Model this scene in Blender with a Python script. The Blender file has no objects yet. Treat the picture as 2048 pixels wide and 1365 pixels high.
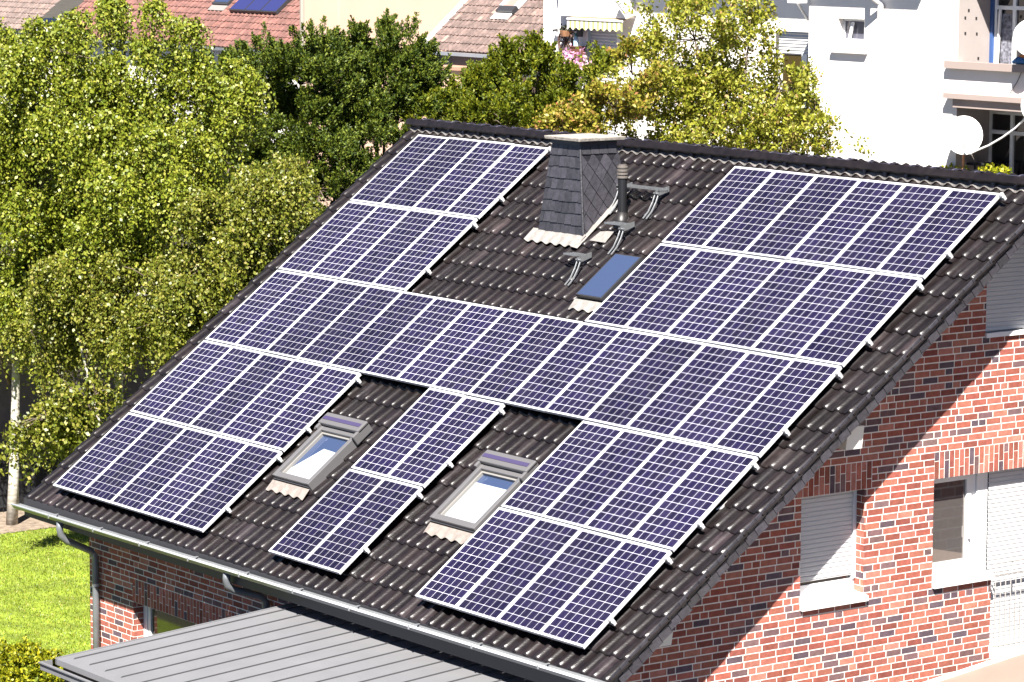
import bpy, math, random
import numpy as np
from mathutils import Vector, Matrix

S = bpy.context.scene
COL = S.collection
R_ = math.radians
rng = random.Random(7)
nrg = np.random.default_rng(11)

# ------------------------------------------------------------------ camera
CF = 6402.2                      # focal length in pixels of a 2048 px wide frame
CAZ, CPI, CRO = R_(-53.79442), R_(7.62721), R_(0.20232)
CPOS = np.array([39.93307, -21.15555, 8.08025])
TH = R_(36.98757)                # roof pitch
CT, ST = math.cos(TH), math.sin(TH)
_fw = np.array([math.sin(CAZ)*math.cos(CPI), math.cos(CAZ)*math.cos(CPI), -math.sin(CPI)])
_r = np.cross(_fw, [0, 0, 1.0]); _r /= np.linalg.norm(_r); _u = np.cross(_r, _fw)
_r2 = _r*math.cos(CRO)+_u*math.sin(CRO); _u2 = -_r*math.sin(CRO)+_u*math.cos(CRO)
cam = bpy.data.cameras.new("camera"); camo = bpy.data.objects.new("camera", cam); COL.objects.link(camo)
cam.sensor_width = 36.0; cam.lens = CF/2048*36.0; cam.clip_start = 1.0; cam.clip_end = 3000
camo.matrix_world = Matrix(((_r2[0], _u2[0], -_fw[0], CPOS[0]), (_r2[1], _u2[1], -_fw[1], CPOS[1]),
                            (_r2[2], _u2[2], -_fw[2], CPOS[2]), (0, 0, 0, 1)))
S.camera = camo

# ------------------------------------------------------------------ sky, sun, exposure
SUNV = Vector((1.0, -0.98, 1.72)).normalized()
W = bpy.data.worlds.new("World"); S.world = W; W.use_nodes = True
nt = W.node_tree; nt.nodes.clear()
sky = nt.nodes.new("ShaderNodeTexSky"); sky.sky_type = 'NISHITA'; sky.sun_disc = False
sky.air_density = 0.4; sky.dust_density = 0.02; sky.ozone_density = 1.5; sky.altitude = 400
sky.sun_elevation = math.asin(SUNV.z); sky.sun_rotation = math.atan2(SUNV.x, SUNV.y)
bg = nt.nodes.new("ShaderNodeBackground"); bg.inputs[1].default_value = 0.05
wo = nt.nodes.new("ShaderNodeOutputWorld")
nt.links.new(sky.outputs[0], bg.inputs[0]); nt.links.new(bg.outputs[0], wo.inputs[0])
sl = bpy.data.lights.new("sun", 'SUN'); sl.energy = 5.0; sl.angle = R_(0.5); sl.color = (1.0, 0.95, 0.88)
so = bpy.data.objects.new("sun", sl); COL.objects.link(so); so.location = (30, -30, 40)
so.rotation_euler = SUNV.to_track_quat('Z', 'Y').to_euler()
S.view_settings.view_transform = 'Standard'; S.view_settings.look = 'None'
S.view_settings.exposure = 1.9; S.view_settings.gamma = 1.0
S.cycles.max_bounces = 6; S.cycles.diffuse_bounces = 2; S.cycles.glossy_bounces = 3
S.cycles.transmission_bounces = 3; S.cycles.transparent_max_bounces = 4; S.cycles.caustics_reflective = False

# ------------------------------------------------------------------ measuring helpers (photo pixel -> point on a real plane)
def ray(x, y):
    d = _r2*((x-1024)/CF) - _u2*((y-682.5)/CF) + _fw
    return d/np.linalg.norm(d)
def at(x, y, axis, val):
    d = ray(x, y); t = (val-CPOS[axis])/d[axis]; return CPOS+d*t
def atX(x, y, v): return at(x, y, 0, v)
def atY(x, y, v): return at(x, y, 1, v)
def atZ(x, y, v): return at(x, y, 2, v)
def far(x, y, D):
    d = ray(x, y); return CPOS+d*(D/math.hypot(d[0], d[1]))
def RW(x, s, n):                 # roof coordinates (along eave, up the slope, off the slope) -> world
    return (x, s*CT-n*ST, s*ST+n*CT)
ZG = -3.75                       # ground level

# ------------------------------------------------------------------ materials
MATS = {}
def M(name, col, rough=0.6, metal=0.0, var=0.0, vscale=6.0, tint=False, bump=0.0, bscale=40.0, spec=0.5, coat=0.0,
      island=None, stretch=None, var2=0.0, v2scale=0.6):
    if name in MATS: return MATS[name]
    m = bpy.data.materials.new(name); m.use_nodes = True; t = m.node_tree; b = t.nodes["Principled BSDF"]
    L = t.links.new
    b.inputs["Roughness"].default_value = rough; b.inputs["Metallic"].default_value = metal
    b.inputs["Specular IOR Level"].default_value = spec; b.inputs["Coat Weight"].default_value = coat
    b.inputs["Base Color"].default_value = (*col, 1)
    cur = None
    co = t.nodes.new("ShaderNodeTexCoord")
    vec = co.outputs["Object"]
    if stretch:
        mp = t.nodes.new("ShaderNodeMapping"); mp.inputs["Scale"].default_value = stretch; L(vec, mp.inputs[0]); vec = mp.outputs[0]
    def mul(c, f):
        mx = t.nodes.new("ShaderNodeMix"); mx.data_type = 'RGBA'; mx.blend_type = 'MULTIPLY'; mx.inputs[0].default_value = 1
        if c is None: mx.inputs[6].default_value = (*col, 1)
        else: L(c, mx.inputs[6])
        L(f, mx.inputs[7]); return mx.outputs[2]
    if island:
        g = t.nodes.new("ShaderNodeNewGeometry"); rp = t.nodes.new("ShaderNodeValToRGB")
        els = rp.color_ramp.elements
        while len(els) < len(island): els.new(0.5)
        for i, (p, c) in enumerate(island): els[i].position = p; els[i].color = (*c, 1)
        L(g.outputs["Random Per Island"], rp.inputs[0]); cur = rp.outputs[0]
    if tint:
        a = t.nodes.new("ShaderNodeAttribute"); a.attribute_name = "tint"; cur = mul(cur, a.outputs["Color"])
    for vv, sc in ((var, vscale), (var2, v2scale)):
        if vv:
            n = t.nodes.new("ShaderNodeTexNoise"); n.inputs["Scale"].default_value = sc; n.inputs["Detail"].default_value = 5
            L(vec, n.inputs["Vector"])
            r = t.nodes.new("ShaderNodeMapRange"); r.inputs[1].default_value = 0.25; r.inputs[2].default_value = 0.75
            r.inputs[3].default_value = 1-vv; r.inputs[4].default_value = 1+vv
            L(n.outputs[0], r.inputs[0]); cur = mul(cur, r.outputs[0])
    if cur is not None: L(cur, b.inputs["Base Color"])
    if bump:
        n = t.nodes.new("ShaderNodeTexNoise"); n.inputs["Scale"].default_value = bscale; n.inputs["Detail"].default_value = 6
        L(vec, n.inputs["Vector"])
        bp = t.nodes.new("ShaderNodeBump"); bp.inputs["Strength"].default_value = bump; bp.inputs["Distance"].default_value = 0.02
        L(n.outputs[0], bp.inputs["Height"]); L(bp.outputs[0], b.inputs["Normal"])
    MATS[name] = m; return m
def leafmat(name, ramp, rough=0.42, trans=0.35, spec=0.5):
    m = M(name, (0.1, 0.1, 0.1), rough, island=ramp, spec=spec); t = m.node_tree; L = t.links.new
    b = t.nodes["Principled BSDF"]; o = t.nodes["Material Output"]
    src = b.inputs["Base Color"].links[0].from_socket
    tr = t.nodes.new("ShaderNodeBsdfTranslucent"); L(src, tr.inputs[0])
    mx = t.nodes.new("ShaderNodeMixShader"); mx.inputs[0].default_value = trans
    L(b.outputs[0], mx.inputs[1]); L(tr.outputs[0], mx.inputs[2]); L(mx.outputs[0], o.inputs[0]); return m

TILE = M("roof_tile_glaze", (0.01053, 0.00819, 0.008424), 0.30, tint=True, var=0.4, vscale=9, bump=0.12, bscale=60, spec=0.42, var2=0.35, v2scale=1.3)
RIDGE = M("ridge_glaze", (0.04335, 0.03902, 0.05202), 0.30, tint=True, var=0.25, vscale=8, spec=0.5)
SLATE = M("slate", (0.03271, 0.03145, 0.03648), 0.5, tint=True, var=0.3, vscale=14, bump=0.3, bscale=30)
BRICK = M("brick", (1, 1, 1), 0.85, tint=True, var=0.22, vscale=16, bump=0.4, bscale=120, spec=0.2)
MORTAR = M("mortar", (0.74, 0.70, 0.65), 0.95, var=0.1, vscale=9, bump=0.3, bscale=150, spec=0.1)
FRAMEAL = M("panel_aluminium", (0.82, 0.82, 0.84), 0.32, metal=0.35, spec=0.5)
ALU = M("rail_aluminium", (0.8, 0.8, 0.8), 0.35, metal=0.5)
ZINC = M("zinc", (0.55, 0.56, 0.58), 0.36, metal=0.75, var=0.12, vscale=4)
ZINCDARK = M("weathered_zinc", (0.176, 0.188, 0.2), 0.5, metal=0.35, var=0.2, vscale=5)
STEEL = M("galvanised_steel", (0.288, 0.3, 0.312), 0.4, metal=0.7, var=0.2, vscale=30)
LEAD = M("flashing_lead", (0.2, 0.187, 0.175), 0.6, var=0.2, vscale=20)
BLACKMETAL = M("dark_metal", (0.03, 0.03, 0.034), 0.45)
BLACKPIPE = M("black_pipe", (0.0072, 0.0072, 0.0084), 0.45)
PIPECAP = M("pipe_cap_grey", (0.112, 0.098, 0.0875), 0.5)
SKYFRAME = M("skylight_grey", (0.1224, 0.1188, 0.1224), 0.4, metal=0.2)
WHITEPVC = M("white_pvc", (0.736, 0.736, 0.736), 0.35)
SHUTTER = M("shutter_slat", (0.5016, 0.5016, 0.5092), 0.5)
SILL = M("white_stone_sill", (0.78, 0.77, 0.75), 0.6, var=0.05)
WHITEWOOD = M("white_wood", (0.75, 0.72, 0.66), 0.6)
CONC = M("cap_concrete", (0.264, 0.24, 0.212), 0.9, var=0.35, vscale=10, bump=0.5, bscale=30)
GLASS = M("window_glass", (0.012, 0.012, 0.014), 0.03, spec=0.9)
SKYGLASS = M("skylight_glass", (0.085, 0.125, 0.245), 0.02, metal=0.6, spec=1.0)
BLIND_SUNLIT = M("skylight_blind_and_sunlit", (0.336, 0.36, 0.376), 0.6, coat=0.5)
DARKIN = M("dark_interior", (0.015, 0.013, 0.012), 0.9)
PLASTERW = M("white_render", (0.7626, 0.7254, 0.6975), 0.92, var=0.04, vscale=1.5, bump=0.15, bscale=60, spec=0.2)
PLASTERB = M("pale_blue_render", (0.66, 0.69, 0.75), 0.92, var=0.04, vscale=1.5, bump=0.15, bscale=60, spec=0.2)
PEACH = M("peach_render", (0.53, 0.36, 0.275), 0.95, var=0.04, vscale=0.8, spec=0.1)
ORANGE = M("apricot_render", (0.585, 0.4125, 0.285), 0.95, var=0.05, spec=0.1)
METALROOF = M("standing_seam_metal", (0.165, 0.165, 0.174), 0.5, metal=0.15, var=0.05, vscale=3, var2=0.05, v2scale=0.7)
BARKW = M("birch_bark", (0.375, 0.345, 0.3), 0.8, var=0.55, vscale=5, stretch=(1, 1, 4))
BARKD = M("dark_bark", (0.09, 0.065, 0.045), 0.9, var=0.3)

# ------------------------------------------------------------------ mesh builder
class MB:
    def __init__(s): s.v = []; s.f = []; s.m = []; s.t = []
    def face(s, pts, m=0, t=(1, 1, 1)):
        k = len(s.v); s.v += [tuple(map(float, p)) for p in pts]; s.f.append(tuple(range(k, k+len(pts)))); s.m.append(m); s.t.append(t)
    def hexa(s, p, m=0, t=(1, 1, 1)):   # p: 8 points, bottom ring 0-3, top ring 4-7
        k = len(s.v); s.v += [tuple(map(float, q)) for q in p]
        for f in ((0, 3, 2, 1), (4, 5, 6, 7), (0, 1, 5, 4), (1, 2, 6, 5), (2, 3, 7, 6), (3, 0, 4, 7)):
            s.f.append(tuple(k+i for i in f)); s.m.append(m); s.t.append(t)
    def box(s, x0, x1, y0, y1, z0, z1, m=0, t=(1, 1, 1), fn=None):
        p = [(x0, y0, z0), (x1, y0, z0), (x1, y1, z0), (x0, y1, z0), (x0, y0, z1), (x1, y0, z1), (x1, y1, z1), (x0, y1, z1)]
        if fn: p = [fn(*q) for q in p]
        s.hexa(p, m, t)
    def tube(s, pts, rad, seg=8, m=0, caps=True, t=(1, 1, 1)):
        pts = [Vector(p) for p in pts]; n = len(pts)
        if not isinstance(rad, (list, tuple)): rad = [rad]*n
        rings = []
        up = Vector((0.13, 0.21, 0.97))
        for i, p in enumerate(pts):
            d = (pts[min(i+1, n-1)]-pts[max(i-1, 0)]).normalized()
            a = d.cross(up)
            if a.length < 1e-3: a = d.cross(Vector((1, 0, 0)))
            a.normalize(); b = d.cross(a)
            k = len(s.v); rings.append(k)
            for j in range(seg):
                w = 2*math.pi*j/seg; q = p+(a*math.cos(w)+b*math.sin(w))*rad[i]; s.v.append(tuple(q))
        for i in range(n-1):
            for j in range(seg):
                j2 = (j+1) % seg
                s.f.append((rings[i]+j, rings[i]+j2, rings[i+1]+j2, rings[i+1]+j)); s.m.append(m); s.t.append(t)
        if caps:
            s.f.append(tuple(rings[0]+j for j in range(seg))[::-1]); s.m.append(m); s.t.append(t)
            s.f.append(tuple(rings[-1]+j for j in range(seg))); s.m.append(m); s.t.append(t)
    def build(s, name, mats, parent=None, smooth=False, bevel=0.0):
        if not isinstance(mats, (list, tuple)): mats = [mats]
        o0 = np.zeros(3)
        if parent is not None:
            r = parent
            while r.parent: r = r.parent
            if 'org' in ORG.get(r.name, {}): o0 = ORG[r.name]['org']
        vs = np.array(s.v, float)-o0
        me = bpy.data.meshes.new(name); me.from_pydata(vs.tolist(), [], s.f)
        for m in mats: me.materials.append(m)
        me.polygons.foreach_set("material_index", s.m)
        if any(t != (1, 1, 1) for t in s.t):
            a = me.attributes.new("tint", 'FLOAT_COLOR', 'FACE'); a.data.foreach_set("color", np.array([(*t, 1) for t in s.t], np.float32).ravel())
        else:
            a = me.attributes.new("tint", 'FLOAT_COLOR', 'FACE'); a.data.foreach_set("color", np.ones(4*len(s.f), np.float32))
        if smooth: me.polygons.foreach_set("use_smooth", [True]*len(s.f))
        me.update()
        ob = bpy.data.objects.new(name, me); COL.objects.link(ob)
        if parent is not None: ob.parent = parent
        if bevel:
            b = ob.modifiers.new("bevel", 'BEVEL'); b.width = bevel; b.segments = 2; b.limit_method = 'ANGLE'
        return ob
ORG = {}
def thing(name, label, cat, loc=(0, 0, 0), group=None):
    o = bpy.data.objects.new(name, None); COL.objects.link(o); o.location = loc; o.empty_display_size = 0.3
    o['label'] = label; o['category'] = cat
    if group: o['group'] = group
    ORG[o.name] = {'org': np.array(loc, float)}
    return o
def tag(o, label, cat, group=None):
    o['label'] = label; o['category'] = cat
    if group: o['group'] = group
    return o
def origin_to(o, loc):           # move a single-mesh thing's origin to its base
    o.data.transform(Matrix.Translation(-Vector(loc))); o.location = loc; return o
def struct(o): o['kind'] = 'structure'; return o
def jit(c, a): return tuple(max(0.0, x*(1+rng.uniform(-a, a))) for x in c)

# ================================================================== GROUND
g = MB(); g.face([(-900, -500, ZG), (900, -500, ZG), (900, 1300, ZG), (-900, 1300, ZG)])
struct(g.build("ground", M("garden_soil", (0.039, 0.03315, 0.0234), 0.95, var=0.5, vscale=0.8, bump=0.5, bscale=4)))
lw = MB()
nx, ny = 40, 60
LX0, LX1, LY0, LY1 = -14.4, 1.5, -4.0, 13.0
lw.face([(LX0, LY0, ZG+.006), (LX1, LY0, ZG+.006), (LX1, LY1, ZG+.006), (LX0, LY1, ZG+.006)])
struct(lw.build("lawn", M("lawn_turf", (0.144, 0.1935, 0.0108), 0.95, var=0.5, vscale=1.6, bump=0.8, bscale=30, var2=0.4, v2scale=12)))
gp = MB(); gp.face([(-19.4, -2, ZG+.005), (-14.45, -2, ZG+.005), (-14.45, 22, ZG+.005), (-19.4, 22, ZG+.005)])
struct(gp.build("path", M("gravel_path", (0.18, 0.138, 0.102), 0.95, var=0.5, vscale=9, bump=1.0, bscale=25)))

yd = MB(); yd.face([(-48, 24.5, ZG+.005), (2, 24.5, ZG+.005), (2, 46, ZG+.005), (-48, 46, ZG+.005)])  # unseen pale ground, added to bounce light onto the white building's shaded walls
struct(yd.build("added_bounce_paving", M("bounce_paving_pale", (0.24, 0.23, 0.215), 0.9, var=.12, vscale=2)))

def quads_obj(name, V4, mat, parent=None):
    """V4: (N,4,3) array of quads -> one mesh"""
    n = len(V4); me = bpy.data.meshes.new(name)
    o0 = np.zeros(3)
    if parent is not None and parent.name in ORG: o0 = ORG[parent.name]['org']
    me.vertices.add(4*n); me.vertices.foreach_set("co", (V4.reshape(-1, 3)-o0).astype(np.float32).ravel())
    me.loops.add(4*n); me.loops.foreach_set("vertex_index", np.arange(4*n, dtype=np.int32))
    me.polygons.add(n); me.polygons.foreach_set("loop_start", np.arange(0, 4*n, 4, dtype=np.int32))
    me.polygons.foreach_set("loop_total", np.full(n, 4, np.int32))
    me.materials.append(mat); me.update(calc_edges=True); me.validate()
    ob = bpy.data.objects.new(name, me); COL.objects.link(ob)
    if parent is not None: ob.parent = parent
    return ob
def unit(a): return a/np.maximum(np.linalg.norm(a, axis=-1, keepdims=True), 1e-9)
def leaf_quads(P, D, L, Wd):
    """rhombus leaves: base points P, directions D, lengths L, half widths Wd"""
    n = len(P); rv = unit(nrg.normal(size=(n, 3))); w = unit(np.cross(D, rv))
    L = np.broadcast_to(L, (n,))[:, None]; Wd = np.broadcast_to(Wd, (n,))[:, None]
    return np.stack([P, P+D*L*.5+w*Wd, P+D*L, P+D*L*.5-w*Wd], 1)

# grass blades on the part of the lawn the photograph shows
n = 100000
gx = nrg.uniform(LX0, 0.0, n); gy = nrg.uniform(-1.5, 11.5, n)
P = np.stack([gx, gy, np.full(n, ZG+.005)], 1)
D = unit(np.stack([nrg.normal(0, .5, n), nrg.normal(0, .5, n), np.ones(n)], 1))
gr = quads_obj("grass", leaf_quads(P, D, nrg.uniform(.03, .065, n), .008),
               leafmat("grass_blade", [(0, (0.07776, 0.1296, 0.006912)), (0.5, (0.1642, 0.2246, 0.0121)), (0.85, (0.2419, 0.2765, 0.02592)), (1, (0.3283, 0.2851, 0.06048))], 0.5, 0.3))
gr['kind'] = 'stuff'; gr['label'] = 'short sunlit yellow green grass of the lawn beside the brick house'; gr['category'] = 'grass'

# ================================================================== BRICK HOUSE
XG, XL, YW, YB = 12.32, 0.25, 0.45, 12.9
HOUSE = thing("brick_house", "red brick house with dark tiled gable roof carrying many solar panels", "house", (6.3, 6.7, ZG))
COURSE = 0.0835
PAL = [((0.325, 0.113, 0.082), 6), ((0.27, 0.083, 0.06), 4.5), ((0.375, 0.15, 0.112), 2.8), ((0.145, 0.086, 0.088), 2.0), ((0.095, 0.066, 0.08), 1.3), ((0.215, 0.068, 0.052), 2.0)]
def bcol():
    c = rng.choices([p[0] for p in PAL], [p[1] for p in PAL])[0]; k = rng.uniform(.85, 1.15); return tuple(x*k*rng.uniform(.96, 1.04) for x in c)
def brick_face(mb, P, u0, u1, w0, w1, holes, top=None, dep=0.0025, seed=0, zref=0.0):
    """bricks on a plane; P(u,w,d) -> world; holes: (u0,u1,w0,w1); top(u) -> highest w"""
    k0 = math.floor((w0-zref)/COURSE)
    k1 = math.ceil((w1-zref)/COURSE)
    for k in range(k0, k1):
        a = zref+k*COURSE+.0075; b = zref+(k+1)*COURSE-.0075; mid = (a+b)/2
        iv = [(u0, u1)]
        for h in holes:
            if h[2] < mid < h[3]:
                nv = []
                for (p, q) in iv:
                    if h[1] <= p or h[0] >= q: nv.append((p, q)); continue
                    if h[0] > p: nv.append((p, h[0]))
                    if h[1] < q: nv.append((h[1], q))
                iv = nv
        u = u0-rng.uniform(0, .25)
        while u < u1:
            ln = 0.24 if rng.random() < .76 else 0.115
            s0, s1 = u, u+ln-.004; u += ln+.0105
            for (p, q) in iv:
                x0, x1 = max(s0, p+.0), min(s1, q-.0)
                if x1-x0 < .025: continue
                if top and b > top(x0): continue
                t = bcol()
                mb.box(x0, x1, a, b, -.004, dep, 1, t, fn=P)
def soldiers(mb, P, u0, u1, w0, h=0.334, dep=0.0025):
    u = u0+.005; i = 0
    while u+.07 < u1:
        cut = h*.36 if i % 2 else h*.66
        for (a, b) in ((w0+.004, w0+cut-.005), (w0+cut+.005, w0+h-.005)):
            mb.box(u, u+.0725, a, b, -.004, dep, 1, bcol(), fn=P)
        u += .083; i += 1
def mortar_sheet(mb, P, us, ws, holes, top=None):
    us = sorted(set(us)); ws = sorted(set(ws))
    for i in range(len(us)-1):
        for j in range(len(ws)-1):
            a, b, c, d = us[i], us[i+1], ws[j], ws[j+1]
            mu, mw = (a+b)/2, (c+d)/2
            if any(h[0] < mu < h[1] and h[2] < mw < h[3] for h in holes): continue
            ta, tb = d, d
            if top:
                ta, tb = min(d, max(c, top(a))), min(d, max(c, top(b)))
                if ta <= c and tb <= c: continue
            mb.face([P(a, c, 0), P(b, c, 0), P(b, tb, 0), P(a, ta, 0)], 0)
def cr(z): return round(z/COURSE)*COURSE
# ---- gable wall (faces +X)
GP = lambda u, w, d: (XG+d, u, w)
YR = 8.25*CT+.15*ST              # ridge line
rtop = lambda y: (y*ST/CT if y < YR else (2*YR-y)*ST/CT)-.24
W1 = (3.24, 4.235, cr(0.0), cr(1.36)); W2 = (5.355, 6.35, cr(0.0), cr(1.36)); WD = (6.35, 7.75, cr(-1.0), cr(1.36)); W3 = (6.16, 7.75, cr(3.0), cr(4.3))
GH = [W1, W2, WD, W3]
LT = [(W1[0]-.06, W1[0]-.06+14*.083+.006, W1[3], W1[3]+4*COURSE), (W2[0], W2[0]+29*.083+.006, W2[3], W2[3]+4*COURSE)]
gw = MB()
mortar_sheet(gw, GP, [YW, YB, YR, 3.24, 4.235, 5.355, 6.35, 6.16, 7.75]+[.45+.5*i for i in range(25)], [ZG, 0, 4.3, 5.3]+[h[2] for h in GH]+[h[3] for h in GH], GH, rtop)
brick_face(gw, GP, YW+.004, YB, ZG, 5.4, GH+LT, rtop)
for l in LT: soldiers(gw, GP, l[0], l[1], l[2])
def reveal_bricks(mb, P, u0, u1, w0, w1):
    k = 0
    w = w0
    while w+COURSE <= w1+.01:
        x = u0
        if k % 2: segs = [(u0, u1-.001)]
        else: segs = [(u0, u0+.05), (u0+.0605, u1-.001)] if u1-u0 > .1 else [(u0, u1)]
        for (p, q) in segs: mb.box(p, q, w+.0055, w+COURSE-.0055, -.004, .0025, 1, bcol(), fn=P)
        w += COURSE; k += 1
RV = .157
for (y1, z0, z1) in ((W1[1], W1[2], W1[3]), (WD[1], WD[2], WD[3])):
    gw.face([(XG, y1, z0), (XG, y1, z1), (XG-RV, y1, z1), (XG-RV, y1, z0)], 0)
    reveal_bricks(gw, lambda u, w, d, y1=y1: (XG-u, y1-d, w), .0, RV, z0, z1)
for h in (W1, W2, WD, W3):       # lintel soffits, left reveals
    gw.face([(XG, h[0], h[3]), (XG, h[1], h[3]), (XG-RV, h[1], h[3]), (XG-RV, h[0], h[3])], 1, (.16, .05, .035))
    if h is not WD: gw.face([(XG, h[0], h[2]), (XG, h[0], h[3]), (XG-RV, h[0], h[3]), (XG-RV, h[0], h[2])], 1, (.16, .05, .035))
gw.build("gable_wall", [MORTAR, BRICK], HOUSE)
# ---- eave wall (faces -Y)
EP = lambda u, w, d: (u, YW-d, w)
EW = (1.50, 4.45, cr(-3.4), -1.47)
zt = -1.47
ew = MB()
mortar_sheet(ew, EP, [XL, XG, EW[0], EW[1]], [ZG, EW[2], EW[3], -.15], [EW])
brick_face(ew, EP, XL+.004, XG-.002, ZG, -.12, [EW, (EW[0]-.02, EW[1]+.08, zt, zt+4*COURSE)], zref=zt)
soldiers(ew, EP, EW[0]-.02, EW[1]+.08, zt)
ew.face([(EW[0], YW, EW[2]), (EW[0], YW, EW[3]), (EW[0], YW+RV+.06, EW[3]), (EW[0], YW+RV+.06, EW[2])], 0)
reveal_bricks(ew, lambda u, w, d: (EW[0]+d, YW+u, w), 0, RV+.05, EW[3]-23*COURSE, EW[3])
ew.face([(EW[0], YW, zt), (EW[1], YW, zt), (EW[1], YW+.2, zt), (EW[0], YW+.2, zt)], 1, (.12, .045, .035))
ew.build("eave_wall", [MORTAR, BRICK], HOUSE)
# ---- left and rear walls
lwall = MB()
LP = lambda u, w, d: (XL-d, u, w)
mortar_sheet(lwall, LP, [YW, YR, YB], [ZG, 0, 5.3], [], rtop)
brick_face(lwall, LP, YW, 4.0, ZG, 1.5, [], rtop)
lwall.face([(XL, YB, ZG), (XG, YB, ZG), (XG, YB, .3), (XL, YB, .3)], 0)
lwall.build("rear_wall", [MORTAR, BRICK], HOUSE)
inn = MB()
inn.box(XL+.3, XG-.76, YW+.9, YB-.3, ZG+.02, ZG+.1, 0)
inn.face([(XG-.75, YW+.9, ZG), (XG-.75, YB-.4, ZG), (XG-.75, YB-.4, .1), (XG-.75, YR, 4.4), (XG-.75, YW+.9, .1)], 0)
inn.face([(XL+.1, YW+.85, ZG), (XG-.76, YW+.85, ZG), (XG-.76, YW+.85, -.6), (XL+.1, YW+.85, -.6)], 0)
inn.build("interior", DARKIN, HOUSE)

# ---- roof tiles (front slope)
SW, SG, S0, XT0 = .2105, .339, -.237, 12.905
prof = [(-.105, .000), (-.066, -.003), (-.046, .003), (-.034, .018), (-.022, .031), (-.009, .037), (.004, .0385), (.020, .035), (.036, .026), (.052, .014), (.066, .006), (.085, .002), (.1045, .0)]
NB = -.180
HOLES = [(4.36, 5.18, 1.2, 2.22), (8.02, 8.9, 1.2, 2.22), (6.74, 7.24, 5.25, 6.02)]
rt = MB(); NW = 65; NC = 26
for i in range(NW):
    xc = XT0-SW*i
    for j in range(NC):
        s0 = S0+SG*j; s1 = min(s0+SG+.03, 8.42)
        if s0 > 8.25: break
        k = rng.uniform(.75, 1.25); w = rng.random()
        tn = (k*rng.uniform(.97, 1.08), k, k*rng.uniform(.95, 1.1))
        if w < .04: tn = tuple(x*2.2 for x in tn)
        dx, ds, dn = rng.uniform(-.003, .003), rng.uniform(-.004, .004), rng.uniform(-.0015, .0015)
        base = len(rt.v); rows = []
        for (sv, lift, sc, nw_) in ((s0+ds, .006, .45, .75), (s0+ds, .019, .74, .75), (s0+ds+.009, .027, .95, .72), (s0+ds+.034, .0285, 1.04, .76), (s0+ds+.085, .026, 1.0, 1.0), (s1, .0, .92, 1.0)):
            for (px, ph) in prof:
                pq = px*nw_ if .005 < px < .06 else px
                rt.v.append(RW(xc+dx+pq, sv, NB+dn+lift+ph*sc))
        q = len(prof)
        for r in range(5):
            for c in range(q-1):
                if True:
                    xm = xc+(prof[c][0]+prof[c+1][0])/2; sm = (s0+s1)/2
                    if any(h[0] < xm < h[1] and h[2] < sm < h[3] for h in HOLES): continue
                rt.f.append((base+r*q+c, base+r*q+c+1, base+(r+1)*q+c+1, base+(r+1)*q+c)); rt.m.append(0); rt.t.append(tn)
ROOF = rt.build("roof", TILE, HOUSE, smooth=True)
# deck under the tiles, back slope, right verge trim
rd = MB()
def slabfront(x0, x1, s0, s1, n0, n1, mb, m=0): mb.box(x0, x1, s0, s1, n0, n1, m, fn=RW)
RX0, RX1 = XT0-SW*64-.10, 13.0
for (xa, xb) in ((RX0+.03, 4.36), (5.18, 6.74), (7.24, 8.02), (8.9, RX1-.07)):
    slabfront(xa, xb, S0+.08, 8.4, -.27, -.215, rd)
for (xa, xb, sa, sb) in ((4.36, 5.18, -.157, 1.22), (4.36, 5.18, 2.2, 8.4), (8.02, 8.9, -.157, 1.22), (8.02, 8.9, 2.2, 8.4), (6.74, 7.24, -.157, 5.25), (6.74, 7.24, 6.02, 8.4)):
    slabfront(xa, xb, sa, sb, -.27, -.215, rd)
rd.build("roof_deck", DARKIN, HOUSE)
bs = MB()
def RWB(x, s, n):
    p = RW(x, s, n); return (x, 2*YR-p[1], p[2])
bs.box(RX0, RX1, S0, 8.4, -.24, -.14, fn=RWB)
bs.build("back_slope", TILE, HOUSE)
# verge edge strip of the last tile column (flat lip with a rounded nose)
vg = MB()
for j in range(NC):
    s0 = S0+SG*j; s1 = min(s0+SG+.03, 8.4)
    if s0 > 8.25: break
    k = rng.uniform(.8, 1.2)
    for (xa, xb, h0, h1) in ((12.999, 13.008, .004, .014),):
        pts = [RW(xa, s0, NB+.026), RW(xb, s0, NB+.026), RW(xb, s1, NB-.002), RW(xa, s1, NB-.002), RW(xa, s0, NB+.028+h1), RW(xb, s0, NB+.028+h1), RW(xb, s1, NB+h1), RW(xa, s1, NB+h1)]
        vg.hexa(pts, 0, (k, k, k))
vg.build("verge_lip", TILE, HOUSE)
# ---- slate clad verge board
sv = MB(); pitch = .172
sv.box(12.90, 12.960, -.16, 8.3, -.285, -.19, 0, (.5, .5, .5), fn=RW)
i = 0; s = -.2
while s < 8.3:
    for (n0, n1, off, xo) in ((-.225, -.125, 0, .004), (-.325, -.21, pitch*.5, .010)):
        c = rng.uniform(.75, 1.25); cc = (c, c*rng.uniform(.97, 1.0), c*rng.uniform(.98, 1.08)); rr = rng.uniform(-.012, .012)
        sa, sb = s+off+.002, s+off+pitch+.012
        x = 12.960+xo; tl = .010
        pts = [RW(x, sa, n0+.018+rr), RW(x, sb, n0+rr), RW(x, sb, n1), RW(x, sa, n1),
               RW(x+tl+.006, sa, n0+.018+rr), RW(x+tl-.003, sb, n0+rr), RW(x+tl-.003, sb, n1), RW(x+tl+.006, sa, n1)]
        sv.hexa(pts, 0, cc)
    s += pitch; i += 1
sv.build("verge_slates", SLATE, HOUSE)
sf = MB()                        # soffit boards under the verge and eave
sf.box(XG-.02, 12.90, -.1, 8.3, -.295, -.272, fn=RW)
sf.box(RX0+.1, XG-.021, -.16, .55, -.30, -.272, fn=RW)
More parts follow.
